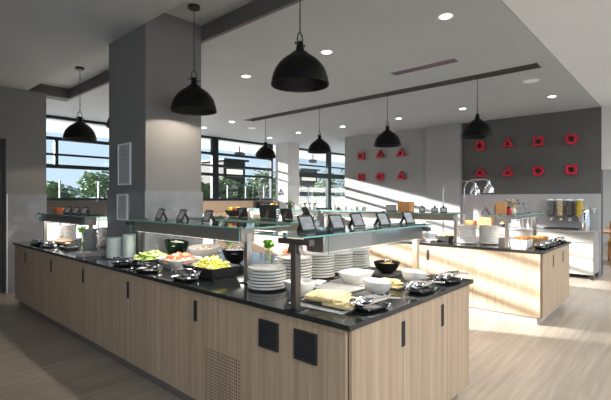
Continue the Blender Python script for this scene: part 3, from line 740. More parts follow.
def bowl_prof(r, h, foot=.5, th=.006):
    return [(0, .0), (foot*r, .0), (foot*r*1.05, .006), (.78*r, h*.38), (.93*r, h*.72), (r, h), (r-.003, h+.003), (r-th, h), (.90*r-th, h*.72), (.74*r-th*.5, h*.40), (foot*r*.9, .012+th), (0, .010+th)]
def bowl(x, y, r, h, mat, lab, z=CT, tilt=0., rz=0., name='serving_bowl', sq=None, ratio=1., group=None, foot=.5):
    b = B()
    if sq: b.squircle(bowl_prof(r, h, foot), 40, sq, ratio)
    else: b.lathe(bowl_prof(r, h, foot), 40)
    if tilt:
        for i, v in enumerate(b.v):
            q = max(0, v[2]/h); b.v[i] = (v[0], v[1], v[2] + tilt*q*q*v[0])
    return tag(b.build(name, mat, None, (x, y, z+.001), (0, 0, rz)), lab, 'bowl', group)
def tray(x, y, lx, ly, h, mat, lab, rz=0., z=CT, name='serving_tray', flare=.02):
    b = B(); t = .008; n = 4
    def rect(ax, ay, zz): return [(-ax, -ay, zz), (ax, -ay, zz), (ax, ay, zz), (-ax, ay, zz)]
    rs = [rect(lx/2-flare, ly/2-flare, 0), rect(lx/2, ly/2, h), rect(lx/2-t, ly/2-t, h), rect(lx/2-flare-t, ly/2-flare-t, t)]
    vs = [p for r in rs for p in r]
    fs = [(3, 2, 1, 0), (12, 13, 14, 15)]
    for a in range(3):
        for i in range(4): fs.append((a*4+i, a*4+(i+1) % 4, (a+1)*4+(i+1) % 4, (a+1)*4+i))
    b.add(vs, fs)
    return tag(b.build(name, mat, None, (x, y, z+.001), (0, 0, rz), bevel=.003), lab, 'tray')
def heap(name, cat, lab, mats, x, y, z, rx, ry, h, n, piece, rz=0., seed=1):
    """uncountable food: one object; piece(b, T, rng, mi) adds one bit"""
    rg = random.Random(seed); b = B()
    for i in range(n):
        while True:
            u, v = rg.uniform(-1, 1), rg.uniform(-1, 1)
            if u*u + v*v < 1 or (abs(u) < .9 and abs(v) < .9 and rg.random() < .4): break
        zz = h*max(0, 1-(u*u+v*v)*.8)*rg.uniform(.35, 1)
        T = TR(u*rx, v*ry, zz, rg.uniform(0, 2*PI), rg.uniform(-.7, .7), rg.uniform(-.7, .7))
        piece(b, T, rg, rg.randrange(len(mats)))
    # bed so that the pile is solid
    b.ball((0, 0, h*.15), 1, 16, 0, (rx*.95, ry*.95, h*.5), .05, rng=rg)
    b.v = [(p[0], p[1], max(p[2], .002)) for p in b.v]
    o = b.build(name, mats, None, (x, y, z), (0, 0, rz))
    return tag(o, lab, cat, None, 'stuff')
def leafbit(s):
    def f(b, T, rg, mi):
        vs = [(-s, -s*.5, 0), (0, -s*.65, s*.2), (s, -s*.4, 0), (-s, s*.5, s*.1), (0, s*.6, s*.4), (s, s*.5, s*.1), (0, 0, s*.25)]
        b.add(vs, [(0, 1, 6), (1, 2, 6), (2, 5, 6), (5, 4, 6), (4, 3, 6), (3, 0, 6)], mi, T)
    return f
def disc(r, t):
    def f(b, T, rg, mi): b.lathe([(0, 0), (r, 0), (r, t), (0, t)], 12, mi, T)
    return f
def chunk(s):
    def f(b, T, rg, mi):
        k = s*rg.uniform(.7, 1.3); b.ball((0, 0, 0), k, 7, mi, (1, rg.uniform(.6, 1), .7), .25, T, rg)
    return f
def stripbit(l, w):
    def f(b, T, rg, mi):
        k = l*rg.uniform(.7, 1.2)
        b.tube([(-k/2, 0, 0), (-k/4, .12*k, .01), (k/4, .12*k, .012), (k/2, 0, 0)], w, 5, mi, T)
    return f

# salads along the dark side
tray(2.055, 3.86, .39, .34, .055, M['slate'], 'black tray of lettuce and cucumber before the pillar')
heap('green_salad', 'salad', 'pale green lettuce and cucumber heaped on the black tray', [M['lettuce'], M['cucumber'], M['cucumber']], 2.055, 3.86, CT+.025, .175, .15, .085, 130, leafbit(.035), seed=3)
for k in range(7):
    a = k*.9
    tag(disc(.024, .006) and B().lathe([(0, 0), (.022, 0), (.024, .003), (.022, .006), (0, .006)], 16).build('cucumber_slice', M['cucumber'], None, (1.97+.045*(k % 4), 3.80+.04*((k*3) % 5), CT+.085+.012*(k % 3)), (.2, .15*(k % 3), a)),
        'pale cucumber slice lying on the lettuce of the black tray', 'cucumber', 'cucumber slices on the lettuce')
bowl(2.40, 4.0, .125, .175, M['green_glaze'], 'large glossy dark green bowl before the pillar', tilt=.12, rz=2.2, foot=.42)
heap('white_salad', 'salad', 'white dressed salad filling the dark green bowl', [M['feta']], 2.40, 4.0, CT+.13, .095, .095, .055, 60, chunk(.016), seed=5)
bowl(2.08, 3.42, .17, .085, M['white'], 'white square bowl of chopped tomatoes', sq=5, name='square_bowl', foot=.66)
heap('chopped_tomatoes', 'tomatoes', 'red chopped tomatoes heaped in the white square bowl', [M['tomato']]*4+[M['orange'], M['feta']], 2.08, 3.42, CT+.05, .155, .155, .08, 220, chunk(.017), seed=6)
bowl(2.47, 3.60, .16, .14, M['white'], 'large white round bowl behind the tomatoes', tilt=.08, rz=.5, foot=.4)
heap('onion_salad', 'salad', 'pale salad with orange bits in the large white round bowl', [M['feta'], M['feta'], M['orange'], M['cream']], 2.47, 3.60, CT+.09, .12, .12, .055, 90, chunk(.015), seed=7)
tray(2.04, 2.88, .29, .42, .085, M['slate'], 'deep black tray of yellow pepper strips', rz=.0, flare=.03)
heap('pepper_strips', 'peppers', 'yellow pepper strips heaped in the deep black tray', [M['pepper']]*4+[M['cream']], 2.04, 2.88, CT+.05, .115, .17, .085, 150, stripbit(.07, .007), seed=8)
bowl(2.57, 3.23, .13, .135, M['black'], 'round black bowl of cabbage behind the guard post', foot=.35)
heap('cabbage_salad', 'salad', 'white and violet cabbage in the round black bowl', [M['feta'], M['onion'], M['feta']], 2.57, 3.23, CT+.10, .10, .10, .05, 90, stripbit(.045, .006), seed=9)
# herbs standing in glasses
def herb_glass(x, y, lab, s=1., seed=1):
    t = thing('herb_glass', lab, 'herbs in a glass', (x, y, CT+.001))
    B().lathe([(0, 0), (.034*s, 0), (.04*s, .11*s), (.038*s, .11*s), (.032*s, .008), (0, .008)], 20).build('glass', M['clear'], t)
    rg = random.Random(seed)
    b = B()
    for k in range(9): b.tube([(rg.uniform(-.015, .015), rg.uniform(-.015, .015), .012), (rg.uniform(-.03, .03), rg.uniform(-.03, .03), .15*s)], .003, 5)
    b.build('stems', M['cucumber'], t)
    b = B()
    for k in range(110):
        p = Vector((rg.gauss(0, 1), rg.gauss(0, 1), rg.gauss(0, 1))).normalized()*rg.uniform(.3, 1)
        leafbit(.017*s)(b, TR(p.x*.05*s, p.y*.05*s, .165*s+p.z*.042*s, rg.uniform(0, 6), rg.uniform(-1, 1), rg.uniform(-1, 1)), rg, 0)
    b.build('leaves', M['herb'], t)
herb_glass(2.74, 3.55, 'green herbs in a glass behind the black cabbage bowl', 1.15, 1)
herb_glass(2.84, 3.06, 'green herbs in a glass left of the near post', 1.08, 2)
herb_glass(2.30, 6.30, 'green herbs in a glass at the far left end', 1.15, 3)
# salmon plate
tag(B().squircle([(0, 0), (.1, 0), (.135, .018), (.133, .022), (.1, .012), (0, .012)], 32, 5, .8).build('platter', M['white'], None, (3.04, 2.98, CT+.001), (0, 0, .3)), 'white platter of salmon beside the herb glass', 'platter')
heap('smoked_salmon', 'salmon', 'orange salmon slices heaped on the white platter', [M['orange']], 3.04, 2.98, CT+.014, .10, .08, .10, 40, leafbit(.035), seed=11)

# serving tongs on black rests
def tongs_proto():
    t = thing('serving_tongs', '', 'tongs', (0, 0, 0))
    for s in (-1, 1):
        arm = B()
        pts = [(-.125, 0, .03), (-.11, s*.016, .03), (-.05, s*.03, .034), (.03, s*.034, .032), (.075, s*.022, .026)]
        prev = None
        for p, q in zip(pts, pts[1:]):
            dx, dy, dz = (q[i]-p[i] for i in range(3)); L = math.hypot(dx, dy)
            arm.box((-.001, -.002, -.008), (L+.002, .002, .008), T=TR(p[0], p[1], p[2], math.atan2(dy, dx), 0, -math.atan2(dz, L)))
        arm.squircle([(0, -.012), (.016, -.010), (.026, -.003), (.03, .006), (.027, .006), (.023, -.001), (.014, -.007), (0, -.009)], 18, 2.5, .7, T=TR(.098, s*.02, .024, s*-.1, s*.9))
        arm.build('arm', M['chrome'], t)
    B().tube([(-.126, 0, .018), (-.126, 0, .042)], .007, 10).build('hinge', M['chrome'], t)
    return t
def rest_proto():
    t = thing('tongs_rest', '', 'tongs rest', (0, 0, 0))
    b = B().squircle([(0, 0), (.055, 0), (.068, .012), (.066, .016), (.052, .007), (0, .006)], 28, 4, .75)
    b.build('dish', M['black'], t)
    for s in (-1, 1):
        B().tube([(s*.052, -.042, .008), (s*.060, -.046, .021), (s*.060, .046, .021), (s*.052, .042, .008)], .004, 8).build('side_rail', M['chrome'], t)
    return t
def spoon_proto():
    t = thing('serving_spoon', '', 'spoon', (0, 0, 0))
    B().squircle([(0, -.014), (.02, -.011), (.032, -.003), (.036, .005), (.034, .005), (.03, -.001), (.018, -.008), (0, -.011)], 24, 2, .72, T=TR(.085, 0, .042)).build('spoon_bowl', M['chrome'], t)
    B().tube([(.052, 0, .046), (.02, 0, .05), (-.06, 0, .044), (-.14, 0, .030)], [.004, .004, .005, .007], 8).build('spoon_handle', M['chrome'], t)
    return t
tp, rp_, sp_ = tongs_proto(), rest_proto(), spoon_proto()
tp.scale = (1.2, 1.35, 1.2); rp_.scale = (1.5, 1.3, 1.1); sp_.scale = (1.15, 1.3, 1.15)
tu, ru, su = [], [], []
for x, y, rz, sp, w in ((1.81, 6.52, -1.5, 0, 'at the far left corner of the front island'), (1.815, 6.10, -1.5, 0, 'second from the far left corner'), (1.79, 3.93, -1.5, 0, 'before the lettuce tray'), (1.785, 3.42, -1.5, 0, 'before the tomato bowl'), (1.785, 2.86, -1.5, 1, 'before the yellow pepper tray'),
                        (2.02, 1.325, 3.0, 1, 'before the crepes at the near corner'), (2.62, 1.325, 3.05, 1, 'between the two cheese boards'), (3.06, 1.325, 3.1, 1, 'at the near right corner of the front island'),
                        (5.90, 1.36, 3.1, 0, 'before the white pastry box on the second island'), (6.22, 1.36, 3.0, 0, 'second from the left on the second island end'), (6.55, 1.36, 3.1, 1, 'before the pastry basket on the second island'), (6.95, 1.36, 3.1, 0, 'at the right corner of the second island')):
    first_or_copy(rp_, ru, (x, y, CT+.001), rz, 'black tongs rest ' + w, 'black tongs rests along the worktops')
    first_or_copy(tp, tu, (x, y, CT+.018), rz, 'chrome serving tongs ' + w, 'chrome tongs along the worktops')
    if sp: first_or_copy(sp_, su, (x-.055*math.sin(rz), y+.055*math.cos(rz), CT+.016), rz-.12, 'chrome serving spoon ' + w, 'chrome spoons along the worktops')

# near corner of the front island
bowl(2.005, 1.86, .094, .088, M['white'], 'white square bowl behind the near guard post', sq=3.5, name='square_bowl', foot=.5)
heap('cottage_cheese', 'cheese', 'creamy curd in the white bowl behind the near post', [M['feta']], 2.005, 1.86, CT+.045, .07, .07, .035, 45, chunk(.013), seed=12)
tag(B().box((-.105, -.165, 0), (.105, .165, .008)).build('slate_board', M['slate'], None, (1.95, 1.56, CT+.0075), (0, 0, .0), bevel=.002), 'black slate board of crepes at the near corner', 'slate board')
tag(B().box((-.15, -.19, 0), (.16, .19, .006)).build('serving_mat', M['mat_grey'], None, (1.945, 1.57, CT+.001), (0, 0, .05), bevel=.002), 'pale grey mat under the slate board of crepes', 'mat')
rg = random.Random(4)
for k in range(7):
    b = B()
    r = .15; nseg = 9
    # a crepe folded into a quarter, three soft layers
    vs, fs = [], []
    for L in range(4):
        for i in range(nseg+1):
            a = (PI/2)*i/nseg
            for j, q in enumerate((0., .5, 1.)):
                z = L*.005 + .008*q*math.sin(a*2)*(1 if L else 0) + .003*math.sin(a*7+L+k)*q
                vs.append((r*q*math.cos(a), r*q*math.sin(a), max(0, z)))
    W = 3
    def vid(L, i, j): return L*(nseg+1)*W + i*W + j
    for L in range(4):
        for i in range(nseg):
            for j in range(W-1): fs.append((vid(L,i,j), vid(L,i,j+1), vid(L,i+1,j+1), vid(L,i+1,j)))
    for L in range(3):
        for i in range(nseg): fs.append((vid(L,i,2), vid(L+1,i,2), vid(L+1,i+1,2), vid(L,i+1,2)))
        for j in range(W-1):
            fs.append((vid(L,0,j), vid(L+1,0,j), vid(L+1,0,j+1), vid(L,0,j+1))); fs.append((vid(L,nseg,j), vid(L,nseg,j+1), vid(L+1,nseg,j+1), vid(L+1,nseg,j)))
    b.add(vs, fs)
    py = [-.15, -.10, -.06, -.01, .03, .06, .09][k]
    o = b.build('crepe', M['crepe'], None, (1.868 + rg.uniform(-.02, .02), 1.545+py*.85-.065, CT+.0175+[.0, .008, .018, .024, .020, .012, .004][k]), (rg.uniform(-.1, .1), -.12, rg.uniform(-.2, .4)))
    tag(o, ['folded crepe at the near tip of the pile on the slate', 'folded crepe second from the near tip of the pile', 'folded crepe third from the near tip of the pile', 'folded crepe at the crest of the pile on the slate', 'folded crepe just left of the crest of the pile', 'folded crepe second from the post end of the pile', 'folded crepe at the end of the pile by the post'][k], 'crepe', 'folded crepes on the slate')
for i, (x, y, lx, ly, lab) in enumerate([(2.31, 1.79, .24, .30, 'grey serving slab left of the white square bowl of curd'), (2.60, 1.80, .30, .36, 'grey serving slab under the white square bowl of curd'), (3.02, 1.86, .22, .26, 'grey serving slab under the black bowl of custard')]):
    tag(B().box((-lx/2, -ly/2, 0), (lx/2, ly/2, .012)).build('serving_slab', M['grey_slab'] if i < 2 else M['slate'], None, (x, y, CT+.001), bevel=.003), lab, 'serving slab', None)
tag(B().box((-.07, -.04, 0), (.07, .04, .004)).box((-.066, -.04, .0045), (.07, .036, .009)).build('folded_napkin', M['paper'], None, (2.33, 1.985, CT+.0145), (0, 0, .35)), 'white folded napkin before the plate stacks', 'napkin')
bowl(2.54, 1.80, .125, .075, M['white'], 'white square bowl of curd before the plate stacks', sq=5, name='square_bowl', ratio=.8, foot=.68, z=CT+.0125)
heap('curd', 'curd', 'white curd in the square bowl before the plate stacks', [M['feta'], M['cream']], 2.54, 1.80, CT+.055, .10, .08, .04, 60, chunk(.016), seed=13)
bowl(3.03, 1.84, .108, .088, M['black'], 'black bowl of yellow custard at the right of the plates', z=CT+.0125, foot=.45)
tag(B().lathe([(0, .05), (.088, .05), (.1, .072), (.06, .078), (0, .082)], 30).build('custard', M['cracker'], None, (3.03, 1.84, CT+.0075)), 'yellow custard filling the black bowl', 'custard')
first_or_copy(sp_, su, (3.07, 1.85, CT+.07), -2.6, 'dark-handled chrome spoon resting in the bowl of yellow custard', None)
def slant_bowl(x, y, r, h, rz, lab):
    return bowl(x, y, r, h, M['white'], lab, tilt=.10, rz=rz, name='slanted_bowl', foot=.36)
slant_bowl(2.34, 1.49, .096, .09, 2.3, 'white slanted bowl left of the cheese board')
slant_bowl(2.81, 1.475, .096, .095, 2.3, 'white slanted bowl right of the cheese board')
tag(B().lathe([(0, .045), (.064, .045), (.072, .062), (0, .066)], 26).build('cream_dip', M['cream'], None, (2.34, 1.49, CT+.001)), 'cream dip in the left slanted bowl', 'dip')
tag(B().lathe([(0, .045), (.064, .045), (.072, .062), (0, .066)], 26).build('cream_dip', M['feta'], None, (2.81, 1.475, CT+.001)), 'white dip in the right slanted bowl', 'dip')
for (x, y, lx, ly, n, w) in ((2.62, 1.535, .15, .17, 6, 'on the board between the slanted bowls'), (3.06, 1.545, .11, .13, 4, 'on the small board at the right corner')):
    tag(B().box((-lx/2, -ly/2, 0), (lx/2, ly/2, .008)).build('cheese_board', M['slate'], None, (x, y, CT+.001), bevel=.002), 'black cheese board ' + w.replace('on the board ', '').replace('on the small board ', ''), 'cheese board')
    for k in range(n):
        o = B().box((-.035, -.028, 0), (.035, .028, .006)).build('cheese_slice', M['cracker'], None, (x + ((k*7) % 5-2)*.014, y - ly*.26 + (k % 3)*ly*.26, CT+.0105+.0085*k), (.0, .0, .3*k), bevel=.002)
        tag(o, f'{level(k, n)} yellow cheese slice {w}', 'cheese', 'yellow cheese slices on the boards')

# far left end of the front island
t = tag(B().box((-.09, -.18, 0), (.09, .18, .022)).build('wooden_board', M['board'], None, (2.07, 6.44, CT+.031), (.0, -.08, .25), bevel=.006), 'brown wooden board on a black tray at the far left', 'board')
tray(2.06, 6.44, .24, .40, .022, M['black_matt'], 'black tray under the brown wooden board', rz=.25, flare=.012)
tag(B().box((-.08, -.15, 0), (.08, .15, .03)).build('chopping_board', M['slate'], None, (1.93, 5.72, CT+.001), (0, 0, -.1), bevel=.004), 'thick dark board nearest the far left napkins', 'board')
tag(B().squircle([(0, 0), (.05, 0), (.06, .04), (.057, .04), (.048, .006), (0, .006)], 24, 4).build('steel_dish', M['steel'], None, (1.93, 5.72, CT+.032)), 'small steel dish on the thick dark board', 'dish')
for (x, y, n, w) in ((1.80, 4.86, 7, 'in the pile left of the pale plates'), (1.95, 4.78, 8, 'in the pile behind the pale plates')):
    for k in range(n):
        tag(B().box((-.065, -.065, 0), (.065, .065, .0055)).build('paper_napkin', M['napkin'], None, (x+random.uniform(-.003, .003), y+random.uniform(-.003, .003), CT+.001+k*.006), (0, 0, .25)), f'{level(k, n)} brown-grey napkin {w}', 'napkin', 'brown-grey napkins')
bowl(2.16, 6.80, .075, .075, M['terracotta'], 'small terracotta bowl on the far left glass shelf', z=ZS)

# ------------------------------------------------------------------ second island goods
def heat_lamp(x, y, rz, reach, top, lab):
    t = thing('heat_lamp', lab, 'heat lamp', (x, y, CT+.001), rz, 'chrome heat lamps on the second island')
    B().lathe([(0, 0), (.07, 0), (.07, .008), (.02, .016), (.014, .03), (0, .03)], 24).build('base', M['chrome'], t)
    r = .14
    pts = [(0, 0, .02), (0, 0, top-r)] + [(r - r*math.cos(a), 0, top-r + r*math.sin(a)) for a in [PI/2*k/6 for k in range(1, 7)]] + [(reach-.06, 0, top+.002), (reach-.02, 0, top-.01), (reach, 0, top-.045)]
    B().tube(pts, .010, 10).build('arm', M['chrome'], t)
    B().lathe([(0, .0), (.022, 0), (.024, -.03), (.034, -.034), (.034, -.05), (.046, -.058), (.062, -.09), (.072, -.13), (.075, -.165), (.072, -.165), (.068, -.13), (.05, -.075), (0, -.06)], 28, T=TR(reach, 0, top-.03)).build('shade', M['chrome'], t)
    B().ball((reach, 0, top-.15), .032, 12).build('bulb', M['bulb'], t)
heat_lamp(6.42, 2.87, -PI/2, .50, .885, 'chrome heat lamp with the left pole on the second island')
heat_lamp(6.36, 2.51, -PI/2, .36, .905, 'chrome heat lamp with the right pole on the second island')
heat_lamp(6.45, 5.75, PI/2, .80, .885, 'chrome heat lamp at the far end of the second island')
tag(B().box((-.1, -.1, 0), (.1, .1, .16)).build('wooden_box', M['box_wood'], None, (6.1, 3.35, ZS+.001), (0, 0, .1), bevel=.004), 'orange wooden box on the long glass shelf of the second island', 'box')
tray(6.0, 2.66, .20, .22, .08, M['black_matt'], 'small black tray of bread left of the plates on the second island', name='bread_tray')
for k in range(5):
    o = B().ball((0, 0, 0), .04, 12, 0, (1, 1.5, .7)).build('bread_roll', M['bread'], None, (6.0 + (-.045 if k % 2 else .045), 2.60+.028*k, CT+.085 + (.012 if k == 2 else 0)), (0, 0, .2*k))
    tag(o, 'yellow bread roll lying in the small black tray', 'bread roll', 'bread rolls in the black tray')
for i, (x, y, lab) in enumerate([(5.90, 3.02, 'white plate of cold cuts on the second island, behind the right post'), (5.78, 3.32, 'white plate with greens farther along the second island'), (5.84, 2.78, 'small white plate beside the bread tray')]):
    tag(plate_mesh(.12 if i < 2 else .08).build('buffet_plate', M['white'], None, (x, y, CT+.001)), lab, 'plate')
heap('cold_cuts', 'cold cuts', 'red cold cuts on the white plate of the second island', [M['tomato'], M['orange'], M['slate']], 5.90, 3.02, CT+.02, .07, .07, .05, 25, leafbit(.03), seed=21)
heap('leaf_salad', 'salad', 'green leaves on the farther white plate of the second island', [M['lettuce']], 5.78, 3.32, CT+.02, .07, .07, .05, 25, leafbit(.03), seed=22)
b = B(); t = tray(5.80, 1.56, .29, .20, .115, M['white'], 'white deep box of pastries at the second island end', name='pastry_box', flare=.015)
tray(6.60, 1.56, .34, .20, .07, M['board'], 'brown basket of pastries at the second island end', name='pastry_basket', flare=.02)
def croissant(x, y, z, rz, lab):
    b = B(); pts, rr = [], []
    for i in range(11):
        a = -1.1 + 2.2*i/10
        pts.append((.06*math.sin(a), .05*(1-math.cos(a)), .0)); rr.append(max(.003, .024*math.cos(a*1.15)*(1 + .12*(i % 2))))
    b.tube(pts, rr, 10)
    tag(b.build('croissant', M['pastry'], None, (x, y, z), (0, 0, rz)), lab, 'pastry', 'pastries at the second island end')
ps = ['at the left front', 'at the left back', 'in the middle', 'at the right front', 'at the right back']
for k, (dx, dy) in enumerate([(-.08, -.04), (-.07, .035), (0, -.01), (.08, -.045), (.075, .035)]):
    croissant(5.80+dx, 1.55+dy, CT+.125, .5*k, f'golden croissant {ps[k]} of the white box')
    croissant(6.60+dx*1.1, 1.55+dy, CT+.082, .7*k, f'golden croissant {ps[k]} of the brown basket')
# things on the end guard of the second island
tag(B().box((-.07, -.06, 0), (.07, .06, .012)).box((-.07, -.06, .012), (-.058, .06, .16)).box((.058, -.06, .012), (.07, .06, .16)).box((-.058, -.06, .012), (.058, -.048, .16)).box((-.058, .048, .012), (.058, .06, .16)).build('wooden_crate', M['box_wood'], None, (5.78, 1.80, ZS+.001), (0, 0, .2)), 'orange wooden crate on the glass at the second island end', 'crate')
def jar(x, y, z, mat, lab, s=1.):
    t = thing('jar', lab, 'jar', (x, y, z+.001))
    B().lathe([(0, 0), (.036*s, 0), (.038*s, .07*s), (.03*s, .085*s), (0, .085*s)], 20).build('body', mat, t)
    B().lathe([(0, .0855*s), (.032*s, .0855*s), (.032*s, .1*s), (0, .102*s)], 20).build('lid', M['black_matt'], t)
jar(5.97, 1.76, ZS, M['jam'], 'red jam jar right of the orange crate')
jar(5.93, 1.88, ZS, M['brown_glass'], 'dark jar behind the red jam jar', 1.4)
t = thing('flower_vase', 'dried flowers in a pale vase on the second island end guard', 'vase', (6.15, 1.76, ZS+.001))
B().lathe([(0, 0), (.03, 0), (.042, .03), (.03, .075), (.022, .09), (.026, .1), (.023, .1), (.0, .09)], 20).build('vase', M['cream'], t)
b = B(); rg = random.Random(3)
for k in range(60): leafbit(.018)(b, TR(rg.gauss(0, .035), rg.gauss(0, .035), .14+rg.gauss(0, .03), rg.uniform(0, 6), rg.uniform(-1, 1), rg.uniform(-1, 1)), rg, 0)
b.build('flowers', M['dried'], t)
b = B()
for k in range(6): b.tube([(0, 0, .06), (rg.uniform(-.04, .04), rg.uniform(-.04, .04), .15)], .002, 5)
b.build('stems', M['board'], t)
def bottle(x, y, z, mat, lab, s=1.):
    t = thing('bottle', lab, 'bottle', (x, y, z+.001))
    B().lathe([(0, 0), (.034*s, 0), (.036*s, .01), (.036*s, .12*s), (.015*s, .17*s), (.013*s, .21*s), (0, .21*s)], 20).build('body', mat, t)
    B().lathe([(0, .2105*s), (.015*s, .2105*s), (.015*s, .235*s), (0, .237*s)], 14).build('stopper', M['black_matt'], t)
bottle(6.42, 1.76, ZS, M['clear'], 'clear bottle left of its twin on the second island end guard', .62)
bottle(6.56, 1.74, ZS, M['clear'], 'clear bottle at the right of the second island end guard', .62)
bottle(6.13, 6.84, ZS, M['brown_glass'], 'brown bottle on the far shelf before the windows', 1.0)
# cups, card and fruit bowls on the far shelves
mug = thing('cup', '', 'cup', (0, 0, 0))
B().lathe([(0, 0), (.028, 0), (.04, .03), (.042, .075), (.039, .075), (.036, .03), (.025, .006), (0, .006)], 20).build('body', M['white'], mug)
B().tube([(.04, 0, .06), (.06, 0, .055), (.062, 0, .03), (.04, 0, .02)], .005, 7).build('handle', M['white'], mug)
mu = []
for k, y in enumerate((4.78, 4.66, 4.54, 4.42, 4.30, 4.18)):
    first_or_copy(mug, mu, (6.08 + .06*(k % 2), y, ZS+.001), 1.2*k, ['white cup at the far end of the cup row on the long shelf', 'white cup second from the far end of the row', 'white cup third from the far end of the row', 'white cup third from the near end of the row', 'white cup second from the near end of the row', 'white cup at the near end of the row on the long shelf'][k], 'white cups on the second island shelf')
for k, y in enumerate((5.30, 5.42, 5.54)): jar(6.1, y, ZS, M['white'], ['white jar at the near end of the far shelf on the second island', 'middle white jar of three on the far shelf', 'white jar next to the white box on the far shelf'][k], 1.2)
tag(B().box((-.05, -.05, 0), (.05, .05, .11)).build('white_box', M['paper'], None, (6.12, 5.72, ZS+.001), (0, 0, .3), bevel=.003), 'white box on the far shelf of the second island', 'box')
def fruit_bowl(x, y, z, lab, seed):
    bowl(x, y, .11, .07, M['black_matt'], 'low black bowl ' + lab, z=z, name='fruit_bowl')
    rg = random.Random(seed)
    for k in range(6):
        a = k*PI/3; mt, nm = (('lemon', 'lemon') if k % 2 else ('apple', 'red_apple'))
        o = B().ball((0, 0, 0), .036, 14, 0, (1, 1, 1.15 if mt == 'lemon' else .92)).tube([(0, 0, .03), (.004, 0, .046)], .003, 5, 0)
        o = o.build(nm, M[mt], None, (x+.055*math.cos(a), y+.055*math.sin(a), z+.075), (.3, .2, a))
        tag(o, ('yellow lemon in the low black bowl ' if mt == 'lemon' else 'red apple in the low black bowl ') + lab, 'fruit', 'fruit in the bowl ' + lab)
fruit_bowl(3.12, 3.95, ZS, 'on the glass shelf right of the pillar', 2)
fruit_bowl(6.2, 6.5, ZS, 'at the far end of the second island', 3)
def planter(x, y, z, lab, seed):
    t = thing('herb_pot', lab, 'potted herb', (x, y, z+.001))
    B().lathe([(0, 0), (.045, 0), (.06, .08), (.055, .08), (.05, .065), (0, .065)], 20).build('pot', M['black_matt'], t)
    b = B(); rg = random.Random(seed)
    for k in range(60): leafbit(.02)(b, TR(rg.gauss(0, .04), rg.gauss(0, .04), .12+rg.gauss(0, .025), rg.uniform(0, 6), rg.uniform(-1, 1), rg.uniform(-1, 1)), rg, 0)
    b.tube([(0, 0, .06), (0, 0, .12)], .006, 6).build('leaves', M['leaf2'], t)
planter(6.2, 6.05, ZS, 'potted herb between the bottle and the white box', 5)
# sideboard under the window
t = thing('sideboard', 'brown wooden sideboard under the window right of the pillar', 'sideboard', (0, 0, 0))
B().box((6.9, 9.55, .0), (8.75, 10.24, 1.12)).build('body', M['wood_tone'], t)
B().box((6.9, 10.12, 1.122), (8.75, 10.24, 1.46)).build('back_panel', M['wood_tone'], t)
for k in range(3): B().box((6.93+k*.61, 9.53, .08), (7.50+k*.61, 9.549, 1.08)).build('door', M['wood_tone'], t)
t = thing('coffee_machine', 'dark coffee machine beside the brown sideboard', 'coffee machine', (9.15, 9.85, 0))
B().box((-.33, -.28, 0), (.33, .3, .88)).build('stand', M['black_matt'], t)
B().box((-.28, -.22, .882), (.28, .28, 1.42)).build('housing', M['iron'], t, bevel=.02)
B().box((-.2, -.26, .95), (.2, -.221, .97)).build('drip_tray', M['steel'], t)
B().tube([(0, -.24, 1.2), (0, -.24, 1.12)], .02).build('spout', M['steel'], t)

# ------------------------------------------------------------------ back counter goods
def dispenser(y, mat, lab):
    t = thing('cereal_dispenser', lab, 'cereal dispenser', (9.93, y, 1.02), 0, 'cereal dispensers on the splashback')
    B().lathe([(0, .12), (.02, .12), (.068, .17), (.07, .20), (.07, .47), (.066, .47), (.066, .20), (.02, .13), (0, .13)], 28).build('tube', M['clear'], t)
    B().lathe([(0, .131), (.019, .131), (.063, .172), (.065, .20), (.065, .45), (0, .46)], 24).build('cereal', mat, t)
    B().lathe([(0, .471), (.074, .471), (.074, .49), (.02, .5), (0, .5)], 28).build('lid', M['trim'], t)
    B().lathe([(0, .06), (.022, .06), (.03, .09), (.028, .119), (0, .119)], 18).build('spout', M['trim'], t)
    B().tube([(-.02, 0, .1), (-.055, 0, .1)], .008).ball((-.06, 0, .1), .014).build('turn_knob', M['black_matt'], t)
    B().box((.03, -.02, .08), (.152, .02, .115)).box((.072, -.03, .05), (.152, .03, .45)).build('wall_bracket', M['steel'], t)
for y, m, lab in ((2.115, M['grey_cereal'], 'leftmost cereal dispenser, filled with grey seeds'), (1.945, M['muesli'], 'cereal dispenser filled with tan muesli'), (1.775, M['dark_cereal'], 'cereal dispenser filled with dark cereal, left of the corn flakes'), (1.605, M['flakes'], 'cereal dispenser filled with yellow corn flakes')):
    dispenser(y, m, lab)
ZB = .911
t = thing('coffee_flask', 'tall slim steel flask at the right end of the back counter', 'flask', (9.6, 1.45, ZB), 1.2)
B().lathe([(0, 0), (.07, 0), (.074, .015), (.072, .15), (.066, .36), (.05, .41), (0, .415)], 28).build('body', M['chrome'], t)
B().lathe([(0, .416), (.042, .416), (.044, .44), (.015, .47), (0, .472)], 24).build('lid', M['steel'], t)
B().tube([(.066, 0, .34), (.10, 0, .34), (.105, 0, .2), (.072, 0, .12)], .009, 8).build('handle', M['steel'], t)
t = thing('water_carafe', 'tall clear carafe right of the steel flask', 'carafe', (9.70, 1.345, ZB))
B().lathe([(0, 0), (.06, 0), (.065, .01), (.065, .33), (.05, .40), (.047, .40), (.06, .33), (.06, .02), (0, .02)], 28).build('body', M['clear'], t)
B().lathe([(0, .401), (.05, .401), (.05, .43), (0, .435)], 20).build('lid', M['steel'], t)
for i, (y, lab) in enumerate(((2.62, 'steel canister left of its twin on the back counter'), (2.45, 'steel canister nearer the cereal dispensers'))):
    t = thing('canister', lab, 'canister', (9.75, y, ZB))
    B().lathe([(0, 0), (.075, 0), (.075, .2), (0, .2)], 26).build('body', M['steel'], t)
    B().lathe([(0, .2005), (.077, .2005), (.077, .225), (.015, .235), (.015, .25), (0, .252)], 26).build('lid', M['steel'], t)
